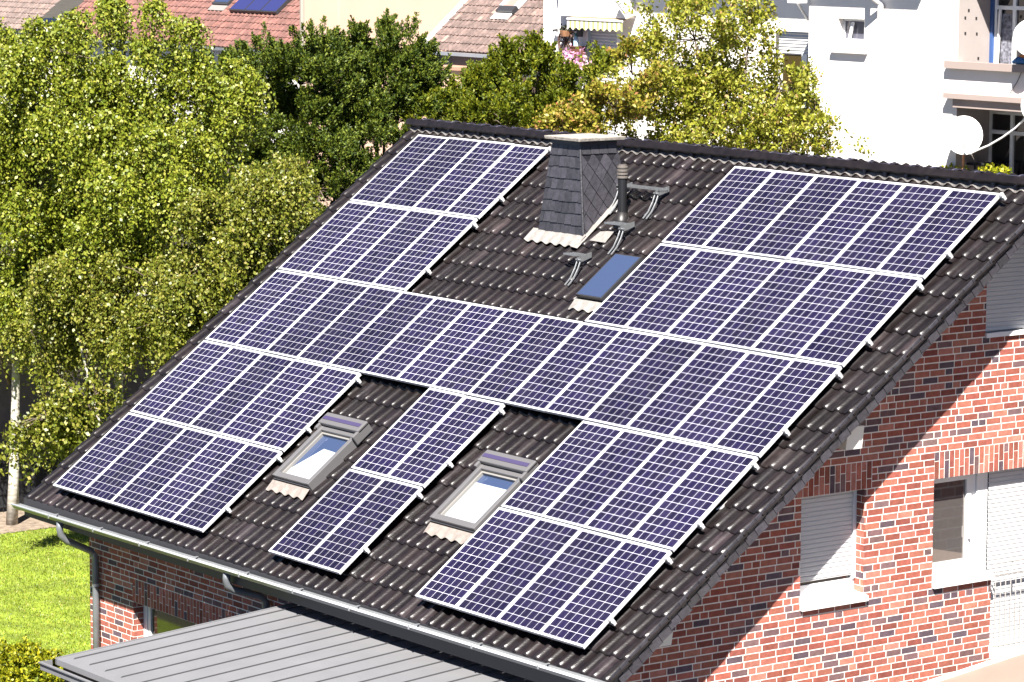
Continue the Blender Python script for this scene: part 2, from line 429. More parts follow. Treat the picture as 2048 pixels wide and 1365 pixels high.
sf.build("soffit", M("soffit_white", (0.6, 0.58, 0.54), 0.7), HOUSE)
fb_ = MB(); fb_.box(RX0+.02, 12.9, -.105, -.085, -.52, -.262); fb_.build("fascia_board", BLACKMETAL, HOUSE)
# left verge trim
lv = MB(); lv.box(RX0-.012, RX0+.006, S0+.02, 8.35, -.40, -.19, fn=RW); lv.build("left_verge_board", BLACKMETAL, HOUSE)
for (ya, yb, z0, z1) in ((3.45, 3.70, 1.95, 2.22), (.68, .89, 0.0, .17)):
    pu = MB(); pu.hexa([(XG-.02, ya, z0), (12.84, ya, z0), (12.84, yb, z0), (XG-.02, yb, z0), (XG-.02, ya, z1), (12.875, ya, z1), (12.875, yb, z1), (XG-.02, yb, z1)])
    pu.build("purlin_end", WHITEWOOD, HOUSE)
# ---- ridge tiles
rg = MB(); XR = RX0-.02; RZ = 8.25*ST-.15*CT
k = 0
while XR+k*.385 < 13.0:
    x0 = XR+k*.385; x1 = min(x0+.40, 13.02)
    dz = rng.uniform(-.006, .006); kk = rng.uniform(.8, 1.3)
    for (xa, xb, ra, rb) in ((x0, x1-.062, .098, .104), (x1-.062, x1-.018, .124, .124), (x1-.018, x1+.004, .127, .127)):
        seg = 10; base = len(rg.v)
        for (x, r) in ((xa, ra), (xb, rb), (xa, ra-.014), (xb, rb-.014)):
            for q in range(seg+1):
                a = math.radians(-25+230*q/seg); rg.v.append((x, YR-r*1.12*math.cos(a), RZ-.015+dz+r*math.sin(a)))
        n1 = seg+1
        for q in range(seg):
            rg.f.append((base+q, base+q+1, base+n1+q+1, base+n1+q)); rg.m.append(0); rg.t.append((.12, .12, .12) if ra > .125 else (1.7*kk, 1.7*kk, 1.7*kk) if ra > .11 else (kk, kk, kk))
            for (A, B) in ((0, 2), (1, 3)):
                rg.f.append((base+A*n1+q, base+A*n1+q+1, base+B*n1+q+1, base+B*n1+q)); rg.m.append(0); rg.t.append((1, 1, 1))
    k += 1
rg.build("ridge_tiles", RIDGE, HOUSE, smooth=False)
ms = MB()                        # bright crumpled sealing strip below the ridge
x = RX0+.1
while x < 12.9:
    ph = (x-XT0)/SW*2*math.pi
    a = .035*math.cos(ph)
    ms.face([RW(x, 8.09+a*.3, -.135+.6*a), RW(x+.035, 8.09+.01*math.cos(ph+1.05), -.135+.6*.035*math.cos(ph+1.05)), RW(x+.035, 8.2, -.09), RW(x, 8.2, -.09)], 0)
    x += .035
ms.build("ridge_seal", M("seal_grey", (0.11, 0.10, 0.095), 0.6, var=.9, vscale=6), HOUSE)

# ---- gutter and downpipes
def gz(x): return -.352+.0075*x
gt = MB(); seg = 10; GR = .068; GY = -.185
xs = [-.74+i*.5 for i in range(27)]+[12.98]
base = len(gt.v)
for x in xs:
    for rr in (GR, GR-.006):
        for q in range(seg+1):
            a = math.pi*q/seg; gt.v.append((x, GY-rr*math.cos(a), gz(x)-rr*math.sin(a)))
n1 = seg+1
for i in range(len(xs)-1):
    for l in (0, 1):
        for q in range(seg):
            b0 = base+i*2*n1+l*n1+q; b1 = b0+2*n1
            gt.f.append((b0, b0+1, b1+1, b1)); gt.m.append(0); gt.t.append((1, 1, 1))
for e in (0, len(xs)-1): gt.face([gt.v[base+e*2*n1+q] for q in range(n1)])
gt.tube([(xs[0], GY-GR-.004, gz(xs[0])+.004), (xs[-1], GY-GR-.004, gz(xs[-1])+.004)], .016, 8, 1)
GUT = gt.build("gutter", [M("gutter_zinc", (0.24, 0.248, 0.256), 0.4, metal=.3, var=.12, vscale=4), M("gutter_bead_sunlit", (0.75, 0.76, 0.78), 0.35, metal=.3)], HOUSE, smooth=True)  # bead coloured brighter than the zinc, painting its sunlit rim
for x in [0.4+1.28*i for i in range(10)]:
    b = MB(); b.box(x-.015, x+.015, GY-GR-.02, GY+GR, gz(x)+.012, gz(x)+.018); b.box(x-.015, x+.015, GY-GR-.024, GY-GR-.018, gz(x)-.03, gz(x)+.018)
    b.build("gutter_hook", ZINC, GUT)
d1 = MB(); x = .575
d1.tube([(x, GY, gz(x)-.05), (x-.005, GY-.005, gz(x)-.16), (x-.01, GY+.01, gz(x)-.25), (x-.01, GY+.09, gz(x)-.34), (x-.015, YW-.16, gz(x)-.53), (x-.015, YW-.085, gz(x)-.62), (x-.015, YW-.075, gz(x)-.75), (x-.015, YW-.075, ZG)], .05, 12)
DP = d1.build("downpipe", ZINCDARK, HOUSE, smooth=True)
b = MB(); b.tube([(x-.015, YW-.075, -1.4), (x-.015, YW-.075, -1.36)], .056, 12); b.build("pipe_clamp", ZINC, DP)
d2 = MB(); x = 5.08
d2.tube([(x, GY, gz(x)-.05), (x-.005, GY-.005, gz(x)-.14), (x-.01, GY+.01, gz(x)-.22), (x, GY+.09, gz(x)-.29), (x+.05, YW-.16, gz(x)-.42), (x+.06, YW-.085, gz(x)-.5), (x+.06, YW-.075, gz(x)-1.3)], .05, 12)
d2.build("downpipe", ZINCDARK, HOUSE, smooth=True)

# ---- gable windows with roller shutters
def shutter(name, parent, x, y0, y1, z0, z1):
    m = MB(); p = .0545; z = z1
    while z > z0+.01:
        zb = max(z-p, z0)
        m.face([(x+.000, y0, z), (x+.000, y1, z), (x+.010, y1, z-p*.2), (x+.010, y0, z-p*.2)], 0)
        m.face([(x+.010, y0, z-p*.2), (x+.010, y1, z-p*.2), (x+.012, y1, zb+p*.2), (x+.012, y0, zb+p*.2)], 0)
        m.face([(x+.012, y0, zb+p*.2), (x+.012, y1, zb+p*.2), (x+.0, y1, zb), (x+.0, y0, zb)], 0)
        z = zb
    return m.build(name, SHUTTER, parent)
xf = XG-RV
w = MB()                         # small window 1
w.box(xf-.06, xf-.005, W1[0], W1[1], W1[2]+.07, W1[2]+.245); w.box(xf-.06, xf+.022, W1[1]-.05, W1[1]-.001, W1[2]+.245, W1[3]-.001); w.box(xf-.06, xf+.022, W1[0]+.001, W1[0]+.04, W1[2]+.245, W1[3]-.001)
WIN1 = w.build("window", WHITEPVC, HOUSE)
shutter("roller_shutter", WIN1, xf, W1[0]+.04, W1[1]-.05, W1[2]+.285, W1[3]-.001)
p = MB(); p.face([(xf-.03, W1[0], W1[2]+.2), (xf-.03, W1[1], W1[2]+.2), (xf-.03, W1[1], W1[3]), (xf-.03, W1[0], W1[3])]); p.build("pane", GLASS, WIN1)
def sill(parent, y0, y1, z, fx=.055):
    m = MB(); m.hexa([(xf-.02, y0, z-.02), (XG+fx, y0, z-.03), (XG+fx, y1, z-.03), (xf-.02, y1, z-.02), (xf-.02, y0, z+.085), (XG+fx, y0, z+.035), (XG+fx, y1, z+.035), (xf-.02, y1, z+.085)])
    return m.build("sill", SILL, parent, bevel=.006)
sill(WIN1, W1[0]-.0, W1[1]+.045, W1[2]+.02)
w = MB()                         # window 2, glazed, with the balcony door beside it
zb, ztp = W2[2]+.09, W2[3]
for (ya, yb, za, zc, xa, xb) in ((W2[0], 6.14, zb, zb+.17, -.06, .0), (W2[0], 6.14, ztp-.09, ztp-.001, -.06, .0), (6.06, 6.14, zb+.17, ztp-.09, -.06, .0), (W2[0], W2[0]+.05, zb+.17, ztp-.09, -.06, .0),
                                 (6.14, 6.22, zb, ztp-.001, -.06, -.018), (6.22, 6.349, zb, ztp-.001, -.06, .012)):
    w.box(xf+xa, xf+xb, ya, yb, za, zc)
w.box(xf+.0, xf+.035, 6.08, 6.11, zb+.42, zb+.56)
WIN2 = w.build("window", WHITEPVC, HOUSE, bevel=.004)
p = MB(); p.face([(xf-.03, W2[0]+.05, zb+.17), (xf-.03, 6.06, zb+.17), (xf-.03, 6.06, ztp-.09), (xf-.03, W2[0]+.05, ztp-.09)]); p.build("pane", M("mirroring_glass", (0.3, 0.28, 0.27), .02, metal=.8), WIN2)
sill(WIN2, W2[0]-.0, W2[1]+.0, W2[2]+.03)
w = MB(); w.box(xf-.06, xf+.012, 6.351, 6.40, WD[2]+.12, WD[3]-.001); w.box(xf-.06, XG+.05, 6.36, WD[1]+.04, WD[2], WD[2]+.12)
DOOR = w.build("balcony_door", WHITEPVC, HOUSE)
shutter("roller_shutter", DOOR, xf+.02, 6.40, WD[1], WD[2]+.12, WD[3]-.001)
rl = MB(); xr = XG+.06
rl.tube([(xr, 6.36, .20), (xr, 7.8, .20)], .016, 8); rl.tube([(xr, 6.36, .055), (xr, 7.8, .055)], .012, 8); rl.tube([(xr, 6.36, -.84), (xr, 7.8, -.84)], .014, 8)
y = 6.37
while y < 7.8:
    rl.tube([(xr, y, -.84), (xr, y, .055)], .0075, 6); y += .0875
for y in (6.37, 6.66, 7.01, 7.36, 7.71): rl.tube([(xr, y, .055), (xr, y, .2)], .009, 6)
for z in (.1, -.7): rl.tube([(XG, 6.37, z), (xr, 6.37, z)], .01, 6)
rl.build("balcony_railing", M("railing_grey", (0.42, 0.40, 0.38), 0.5, metal=.3), HOUSE)
w = MB(); w.box(xf-.06, xf+.01, W3[0], W3[0]+.02, W3[2]+.04, W3[3]); w.box(xf-.03, XG+.035, W3[0]-.01, W3[1], W3[2]-.01, W3[2]+.045)
WIN3 = w.build("window", WHITEPVC, HOUSE)
shutter("roller_shutter", WIN3, XG-.045, W3[0]+.01, W3[1], W3[2]+.045, W3[3])
# ---- window in the eave wall
yf = YW+RV
w = MB()
for (xa, xb) in ((1.501, 1.60), (1.64, 1.70), (2.92, 3.0), (3.04, 3.12), (4.36, 4.449)): w.box(xa, xb, yf-.0, yf+.06, EW[2], EW[3]-.001)
w.box(1.6, 1.64, yf+.015, yf+.06, EW[2], EW[3]-.001); w.box(3.0, 3.04, yf+.015, yf+.06, EW[2], EW[3]-.001)
w.box(1.7, 2.92, yf, yf+.06, EW[2], EW[2]+.1); w.box(3.12, 4.36, yf, yf+.06, EW[2], EW[2]+.1)
w.box(1.7, 2.92, yf, yf+.06, EW[3]-.06, EW[3]-.001); w.box(3.12, 4.36, yf, yf+.06, EW[3]-.06, EW[3]-.001)
WIN4 = w.build("window", WHITEPVC, HOUSE)
for (xa, xb) in ((1.7, 2.92), (3.12, 4.36)):
    p = MB(); p.face([(xa, yf+.03, EW[2]+.1), (xb, yf+.03, EW[2]+.1), (xb, yf+.03, EW[3]-.06), (xa, yf+.03, EW[3]-.06)])
    p.build("pane", M("clear_dark_glass", (0.05, 0.055, 0.02), 0.04, spec=0.9, var=.4, vscale=6, stretch=(3, 1, .2)), WIN4)

# ---- chimney
def lerp3(a, b, t): return tuple(a[i]+(b[i]-a[i])*t for i in range(3))
ZT = 5.0; ZB = 3.3
def ring(z):
    t = (z-3.72)/(ZT-3.72)
    return [(4.62+.22*t, 5.14+.08*t, z), (5.64-.19*t, 5.14+.08*t, z), (5.64-.19*t, 6.02-.19*t, z), (4.62+.22*t, 6.02-.19*t, z)]
ch = MB(); a, b = ring(ZB), ring(ZT); ch.hexa(a+b, 0, (.35, .35, .38))
fl0, fr0, ft_l, ft_r = a[0], a[1], b[0], b[1]
z = ZB+.1; row = 0; rowh = .155                # front: straight courses
while z < ZT-.02:
    z1 = min(z+rowh+.012, ZT); A, B = ring(z), ring(z1)
    n = 6; off = (row % 2)*.5; us = [0]+[(i+off)/n for i in range(0 if off else 1, n)]+[1.0]
    us = [u for u in us if 0 <= u <= 1]
    for u0, u1 in zip(us[:-1], us[1:]):
        if u1-u0 < .02: continue
        c = rng.uniform(.72, 1.3); e = .002
        p0 = lerp3(A[0], A[1], u0+.004); p1 = lerp3(A[0], A[1], u1-.004); p2 = lerp3(B[0], B[1], u1-.004); p3 = lerp3(B[0], B[1], u0+.004)
        o = rng.uniform(.014, .02); dz = rng.uniform(-.006, .006)
        ch.hexa([(p0[0], p0[1]-o, p0[2]+dz), (p1[0], p1[1]-o, p1[2]+dz+.006), (p1[0], p1[1], p1[2]), (p0[0], p0[1], p0[2]), (p3[0], p3[1]-.004, p3[2]), (p2[0], p2[1]-.004, p2[2]), (p2[0], p2[1], p2[2]), (p3[0], p3[1], p3[2])], 0, (c, c, c*1.05))
    z += rowh; row += 1
def clip(poly, fn):              # Sutherland-Hodgman half plane clip, fn(p) >= 0 kept
    out = []
    for i in range(len(poly)):
        p, q = poly[i], poly[(i+1) % len(poly)]; fp, fq = fn(p), fn(q)
        if fp >= 0: out.append(p)
        if fp*fq < 0:
            t = fp/(fp-fq); out.append((p[0]+(q[0]-p[0])*t, p[1]+(q[1]-p[1])*t))
    return out
def sideX(z): return 5.64-.19*(z-3.72)/(ZT-3.72)
yl = lambda z: 5.14+.08*(z-3.72)/(ZT-3.72)
yr_ = lambda z: 6.02-.19*(z-3.72)/(ZT-3.72)
hw, hh = .105, .135                            # right side: diamond slates
for r in range(-2, 16):
    for c in range(-1, 6):
        cy = 5.1+c*2*hw+(hw if r % 2 else 0); cz = 3.5+r*hh
        poly = [(cy, cz-hh+.004), (cy+hw-.003, cz), (cy, cz+hh-.004), (cy-hw+.003, cz)]
        if cz > ZT-.17: continue
        poly = clip(poly, lambda p: p[0]-yl(p[1])-.012); 
        if len(poly) > 2: poly = clip(poly, lambda p: yr_(p[1])-p[0])
        if len(poly) > 2: poly = clip(poly, lambda p: ZT-.17-p[1])
        if len(poly) < 3: continue
        k = rng.uniform(.75, 1.35); lo = min(p[1] for p in poly); o = .016
        ch.face([(sideX(p[1])+.006+o*(1-(p[1]-lo)/(2*hh))*1.0, p[0], p[1]) for p in poly], 0, (k, k*.98, k*1.03))
for i in range(4):
    y0, y1 = yl(ZT)+.01+i*.15, yl(ZT)+.15+i*.15; k = rng.uniform(.9, 1.4)
    ch.hexa([(sideX(ZT-.17)+.018, y0, ZT-.17), (sideX(ZT-.17)+.018, y1, ZT-.175), (5.4, y1, ZT-.175), (5.4, y0, ZT-.17), (sideX(ZT)+.006, y0, ZT), (sideX(ZT)+.006, y1, ZT), (5.4, y1, ZT), (5.4, y0, ZT)], 0, (k, k, k))
ch.tube([(a[1][0]+.004, a[1][1]-.004, ZB), (b[1][0]+.004, b[1][1]-.004, ZT)], .018, 6, 0, True, (.8, .8, .85))
CH = ch.build("chimney", SLATE, HOUSE)
cp = MB(); cp.hexa([(4.77, 5.13, ZT+.002), (5.55, 5.13, ZT+.002), (5.55, 5.92, ZT+.002), (4.77, 5.92, ZT+.002), (4.76, 5.12, ZT+.05), (5.56, 5.12, ZT+.05), (5.56, 5.93, ZT+.05), (4.76, 5.93, ZT+.05)])
cp.hexa([(4.76, 5.12, ZT+.05), (5.56, 5.12, ZT+.05), (5.56, 5.93, ZT+.05), (4.76, 5.93, ZT+.05), (5.05, 5.40, ZT+.075), (5.3, 5.40, ZT+.075), (5.3, 5.65, ZT+.075), (5.05, 5.65, ZT+.075)])
cp.build("chimney_cap", CONC, CH, bevel=.008)
nk = MB(); A, B = ring(ZT-.05), ring(ZT+.001); nk.hexa([(p[0]+(.0 if p[0] < 5.1 else .022), p[1]-(.022 if p[1] < 5.5 else 0), p[2]) for p in A+B]); nk.build("chimney_collar", BLACKMETAL, CH)
fl = MB()                         # flashing: scalloped apron in front, strip along the right side
x = 4.5
while x < 5.68:
    ph = (x-XT0)/SW*2*math.pi; d = .03*math.cos(ph); d2_ = .03*math.cos(ph+.35*2*math.pi*.0)
    x2 = min(x+.03, 5.7); dd = .03*math.cos((x2-XT0)/SW*2*math.pi)
    fl.face([RW(x, 6.14+d*.3, -.122+d*.5), RW(x2, 6.14+dd*.3, -.122+dd*.5), RW(x2, 6.37, -.095), RW(x, 6.37, -.095)])
    x = x2
fl.face([RW(5.60, 6.12, -.10), RW(5.74, 6.12, -.12), RW(5.66, 7.35, -.12), RW(5.50, 7.35, -.085)])
fl.build("flashing", LEAD, CH)

# ---- vent pipe
vp = MB(); PX, PS = 6.055, 6.735; PB = RW(PX, PS, -.17)
vp.tube([(PX, PB[1], PB[2]), (PX, PB[1], 4.55)], .062, 16); vp.tube([(PX, PB[1], 4.05), (PX, PB[1], 4.09)], .07, 16)
VP = vp.build("vent_pipe", BLACKPIPE, HOUSE, smooth=False)
c = MB()
for (z0, z1, r0) in ((4.53, 4.565, .078), (4.575, 4.61, .078), (4.62, 4.655, .076), (4.665, 4.70, .074)): c.tube([(PX, PB[1], z0), (PX, PB[1], z0+.006), (PX, PB[1], z1-.004), (PX, PB[1], z1)], [r0-.012, r0, r0, r0-.012], 16)
c.tube([(PX, PB[1], 4.54), (PX, PB[1], 4.715)], .058, 12); c.build("vent_cap", PIPECAP, VP)
c = MB(); c.tube([RW(PX-.0, PS-.02, -.17), (PX, PB[1]-.01, PB[2]+.05), (PX, PB[1], PB[2]+.17)], [.12, .10, .066], 16); c.tube([RW(PX, PS, -.17), RW(PX, PS, -.13)], .13, 16)
c.build("vent_base", M("vent_base_brown", (0.014, 0.012, 0.012), 0.45), VP, smooth=True)
c = MB(); c.face([RW(5.86, 6.28, -.10), RW(6.2, 6.28, -.105), RW(6.2, 6.5, -.08), RW(5.92, 6.46, -.09)]); c.build("vent_flashing", LEAD, VP)

# ---- steel roof steps
def roof_step(x0, x1, s, xb):
    m = MB(); p = RW(0, s, -.05); Y, Z = p[1], p[2]
    z = Z+.05
    m.box(x0, x1, Y-.10, Y-.092, z-.022, z+.003); m.box(x0, x1, Y+.05, Y+.058, z-.022, z+.003)
    y = Y-.08
    while y < Y+.05:
        m.box(x0+.001, x1-.001, y, y+.006, z-.025, z+.001); y += .032
    xx = x0+.03
    while xx < x1:
        m.box(xx, xx+.005, Y-.091, Y+.049, z-.02, z-.004); xx += .05
    for bx in xb:
        m.hexa([(bx, Y-.10, z-.1), (bx+.007, Y-.10, z-.1), (bx+.007, Y+.1, z-.04), (bx, Y+.1, z-.04), (bx, Y-.15, z-.03), (bx+.007, Y-.15, z-.03), (bx+.007, Y+.1, z+.03), (bx, Y+.1, z+.03)])
        for o in (-.035, .035):
            q = [Vector((bx+o, Y-.1, z-.05)), Vector(RW(bx+o, s-.2, -.06)), Vector(RW(bx+o, s-.33, -.115)), Vector(RW(bx+o, s-.46, -.13))]
            m.tube(q, .011, 6)
        m.tube([(bx-.05, Y-.12, z-.06), (bx+.06, Y-.12, z-.06)], .014, 8)
    return m
roof_step(6.06, 6.42, 6.56, (6.46,)).build("roof_step", STEEL, HOUSE)
roof_step(5.86, 6.16, 5.89, (6.22,)).build("roof_step", STEEL, HOUSE)
roof_step(5.56, 6.48, 7.30, (5.66, 6.46)).build("roof_step", STEEL, HOUSE)

# ---- skylights
def skylight(x0, x1, s0, s1, nt_, diag=None):
    o = MB(); fw = .07; nb = -.19
    gx0, gx1, gs0, gs1 = x0+fw, x1-fw, s0+.085, s1-.14
    for (a, b, c, d, t) in ((x0, gx0, s0, s1, nt_), (gx1, x1, s0, s1, nt_), (gx0, gx1, s0, gs0, nt_-.004), (gx0, gx1, gs1, s1, nt_-.004)):
        o.box(a, b, c, d, nb, t, fn=RW)
    sl = o.build("skylight", SKYFRAME, HOUSE, bevel=.008)
    o = MB(); e = .03
    for (a, b, c, d) in ((gx0+.001, gx0+e, gs0+.001, gs1-.001), (gx1-e, gx1-.001, gs0+.001, gs1-.001), (gx0+e, gx1-e, gs0+.001, gs0+e), (gx0+e, gx1-e, gs1-e, gs1-.001)): o.box(a, b, c, d, nb, nt_-.045, fn=RW)
    o.build("sash", M("sash_light_grey", (0.1875, 0.18, 0.1688), 0.45), sl)
    o = MB(); gn = nt_-.085
    o.face([RW(gx0+e, gs0+e, gn), RW(gx1-e, gs0+e, gn), RW(gx1-e, gs1-e, gn), RW(gx0+e, gs1-e, gn)]); o.build("pane", SKYGLASS, sl)
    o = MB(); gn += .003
    if diag: o.face([RW(gx0+e, gs0+e, gn), RW(gx1-e, gs0+e, gn), RW(gx1-e, gs1-.26, gn), RW(gx0+.30, gs1-.24, gn), RW(gx0+e, gs0+.16, gn)])  # diagonal patch: sunlit interior painted white, no blind here
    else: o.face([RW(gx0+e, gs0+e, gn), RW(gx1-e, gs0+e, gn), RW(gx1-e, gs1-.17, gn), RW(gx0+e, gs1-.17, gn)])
    o.build("blind_and_sunlit_patch", BLIND_SUNLIT, sl)
    o = MB()
    o.box(x0-.03, x1+.05, s1-.075, s1+.125, nt_+.005, nt_+.06, fn=RW); o.box(x1+.0, x1+.05, s1-.18, s1+.125, nt_-.1, nt_+.045, fn=RW)
    o.box(x0-.03, x0+.02, s1-.16, s1+.125, nt_-.1, nt_+.045, fn=RW)
    o.build("hood", SKYFRAME, sl, bevel=.012)
    o = MB(); o.box(x0+.0, x1-.0, s1-.005, s1+.055, nt_+.062, nt_+.066, fn=RW); o.build("hood_reflection", M("reflection_dark_violet", (0.05, 0.04, 0.09), 0.3), sl)  # dark reflection on the hood, painted as a thin raised strip
    o = MB(); o.box(x0+.01, x1-.01, s0-.02, s0-.002, -.17, nt_-.05, fn=RW)
    o.build("frame_base", BLACKMETAL, sl)
    o = MB(); x = x0+.0
    while x < x1+.02:
        x2 = x+.03; d = .03*math.cos((x-XT0)/SW*2*math.pi); dd = .03*math.cos((x2-XT0)/SW*2*math.pi)
        o.face([RW(x, s0-.19+d*.3, -.125+d*.5), RW(x2, s0-.19+dd*.3, -.125+dd*.5), RW(x2, s0-.03, -.1), RW(x, s0-.03, -.1)]); x = x2
    o.build("flashing", M("flashing_pinkish", (0.19, 0.165, 0.148), 0.7, var=.2, vscale=20), sl)
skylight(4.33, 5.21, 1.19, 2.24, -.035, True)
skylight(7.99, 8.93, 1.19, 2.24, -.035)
o = MB()
for (a, b, c, d) in ((6.71, 6.75, 5.22, 6.05), (7.23, 7.27, 5.22, 6.05), (6.75, 7.23, 5.22, 5.255), (6.75, 7.23, 6.015, 6.05)): o.box(a, b, c, d, -.18, -.04, fn=RW)
sl = o.build("skylight", BLACKMETAL, HOUSE)
o = MB(); o.face([RW(6.735, 5.235, -.037), RW(7.245, 5.235, -.037), RW(7.245, 6.035, -.037), RW(6.735, 6.035, -.037)]); o.build("pane", SKYGLASS, sl)
o = MB(); x = 6.68
while x < 7.3:
    x2 = x+.03; d = .03*math.cos((x-XT0)/SW*2*math.pi); dd = .03*math.cos((x2-XT0)/SW*2*math.pi)
    o.face([RW(x, 5.03+d*.3, -.122+d*.5), RW(x2, 5.03+dd*.3, -.122+dd*.5), RW(x2, 5.2, -.1), RW(x, 5.2, -.1)]); x = x2
o.build("flashing", LEAD, sl)

# ================================================================== SOLAR PANELS
PW, PH, PPX, PPS = .817, 1.556, .825, 1.5806
def cellmat():
    m = bpy.data.materials.new("solar_cells"); m.use_nodes = True; t = m.node_tree; L = t.links.new; b = t.nodes["Principled BSDF"]
    co = t.nodes.new("ShaderNodeTexCoord"); sp = t.nodes.new("ShaderNodeSeparateXYZ"); L(co.outputs["Object"], sp.inputs[0])
    def mth(op, a, v=None):
        n = t.nodes.new("ShaderNodeMath"); n.operation = op
        if isinstance(a, float): n.inputs[0].default_value = a
        else: L(a, n.inputs[0])
        if v is not None:
            if isinstance(v, float): n.inputs[1].default_value = v
            else: L(v, n.inputs[1])
        return n.outputs[0]
    mx, my = .028, .030
    cx = (PW-2*mx)/6; cy = (PH-2*my)/12
    u = mth('DIVIDE', mth('SUBTRACT', sp.outputs[0], mx), cx); v = mth('DIVIDE', mth('SUBTRACT', sp.outputs[1], my), cy)
    fu, fv = mth('FRACT', u), mth('FRACT', v)
    du = mth('MULTIPLY', mth('SUBTRACT', .5, mth('ABSOLUTE', mth('SUBTRACT', fu, .5))), cx)   # metres to the cell edge
    dv = mth('MULTIPLY', mth('SUBTRACT', .5, mth('ABSOLUTE', mth('SUBTRACT', fv, .5))), cy)
    gap = .0034
    inside = mth('MULTIPLY', mth('GREATER_THAN', du, gap), mth('GREATER_THAN', dv, gap))
    inside = mth('MULTIPLY', inside, mth('GREATER_THAN', mth('ADD', du, dv), .012))           # clipped wafer corners
    for (s, lo) in ((u, 0.0), (v, 0.0)): inside = mth('MULTIPLY', inside, mth('GREATER_THAN', s, lo))
    inside = mth('MULTIPLY', inside, mth('LESS_THAN', u, 6.0)); inside = mth('MULTIPLY', inside, mth('LESS_THAN', v, 12.0))
    bus = mth('MAXIMUM', mth('LESS_THAN', mth('ABSOLUTE', mth('SUBTRACT', fu, .27)), .007), mth('LESS_THAN', mth('ABSOLUTE', mth('SUBTRACT', fu, .73)), .007))
    wn = t.nodes.new("ShaderNodeTexWhiteNoise"); wn.noise_dimensions = '3D'; cb = t.nodes.new("ShaderNodeCombineXYZ")
    oi = t.nodes.new("ShaderNodeObjectInfo")
    L(mth('FLOOR', u), cb.inputs[0]); L(mth('FLOOR', v), cb.inputs[1]); L(mth('MULTIPLY', oi.outputs["Random"], 57.0), cb.inputs[2]); L(cb.outputs[0], wn.inputs["Vector"])
    rp = t.nodes.new("ShaderNodeValToRGB"); e = rp.color_ramp.elements
    e[0].color = (0.0055, 0.0042, 0.016, 1); e[1].color = (0.0105, 0.0078, 0.031, 1); L(wn.outputs["Value"], rp.inputs[0])
    m1 = t.nodes.new("ShaderNodeMix"); m1.data_type = 'RGBA'; L(bus, m1.inputs[0]); L(rp.outputs[0], m1.inputs[6]); m1.inputs[7].default_value = (.06, .055, .09, 1)
    m2 = t.nodes.new("ShaderNodeMix"); m2.data_type = 'RGBA'; L(inside, m2.inputs[0]); m2.inputs[6].default_value = (.38, .37, .42, 1); L(m1.outputs[2], m2.inputs[7])
    dn = t.nodes.new("ShaderNodeTexNoise"); dn.inputs["Scale"].default_value = 3.5; dn.inputs["Detail"].default_value = 6
    L(co.outputs["Object"], dn.inputs["Vector"]); dn.noise_dimensions = '4D'; L(mth('MULTIPLY', oi.outputs["Random"], 40.0), dn.inputs["W"])
    dr = t.nodes.new("ShaderNodeMapRange"); dr.inputs[1].default_value = .35; dr.inputs[2].default_value = .8; dr.inputs[3].default_value = .0; dr.inputs[4].default_value = .05
    L(dn.outputs[0], dr.inputs[0])
    pt = mth('ADD', mth('MULTIPLY', oi.outputs["Random"], .4), .8)
    m3 = t.nodes.new("ShaderNodeMix"); m3.data_type = 'RGBA'; m3.blend_type = 'MULTIPLY'; m3.inputs[0].default_value = 1; L(m2.outputs[2], m3.inputs[6]); L(pt, m3.inputs[7])
    m4 = t.nodes.new("ShaderNodeMix"); m4.data_type = 'RGBA'; L(dr.outputs[0], m4.inputs[0]); L(m3.outputs[2], m4.inputs[6]); m4.inputs[7].default_value = (.16, .14, .13, 1)
    L(m4.outputs[2], b.inputs["Base Color"]); L(mth('ADD', mth('MULTIPLY', dr.outputs[0], 3.0), .10), b.inputs["Roughness"])
    b.inputs["Specular IOR Level"].default_value = .4
    return m
CELLS = cellmat()
fm = MB(); fwid = .020
for (a, b, c, d) in ((0, fwid, 0, PH), (PW-fwid, PW, 0, PH), (fwid, PW-fwid, 0, fwid), (fwid, PW-fwid, PH-fwid, PH)): fm.box(a, b, c, d, -.038, 0)
fr_me = fm.build("frame", FRAMEAL); fr_me.parent = None
cm_ = MB(); cm_.box(fwid-.002, PW-fwid+.002, fwid-.002, PH-fwid+.002, -.034, -.004); cl_me = cm_.build("cell_sheet", CELLS)
ROWN = ["top", "second", "long third", "fourth", "bottom"]
ORD = ["first", "second", "third", "fourth", "fifth", "sixth", "seventh", "eighth", "ninth", "tenth", "eleventh", "twelfth", "thirteenth", "fourteenth", "fifteenth"]
BLOCKS = [(0, 0, 4, "left of the chimney"), (0, 9, 15, "right of the vent pipe"), (1, 0, 4, "left of the chimney"), (1, 9, 15, "beside the small skylight"), (2, 0, 15, ""),
          (3, 0, 5, "at the left verge"), (3, 7, 9, "between the two big skylights"), (3, 11, 15, "at the brick gable end"),
          (4, 0, 5, "at the left verge"), (4, 7, 9, "between the two big skylights"), (4, 11, 15, "at the brick gable end")]
first = True
rail0 = None
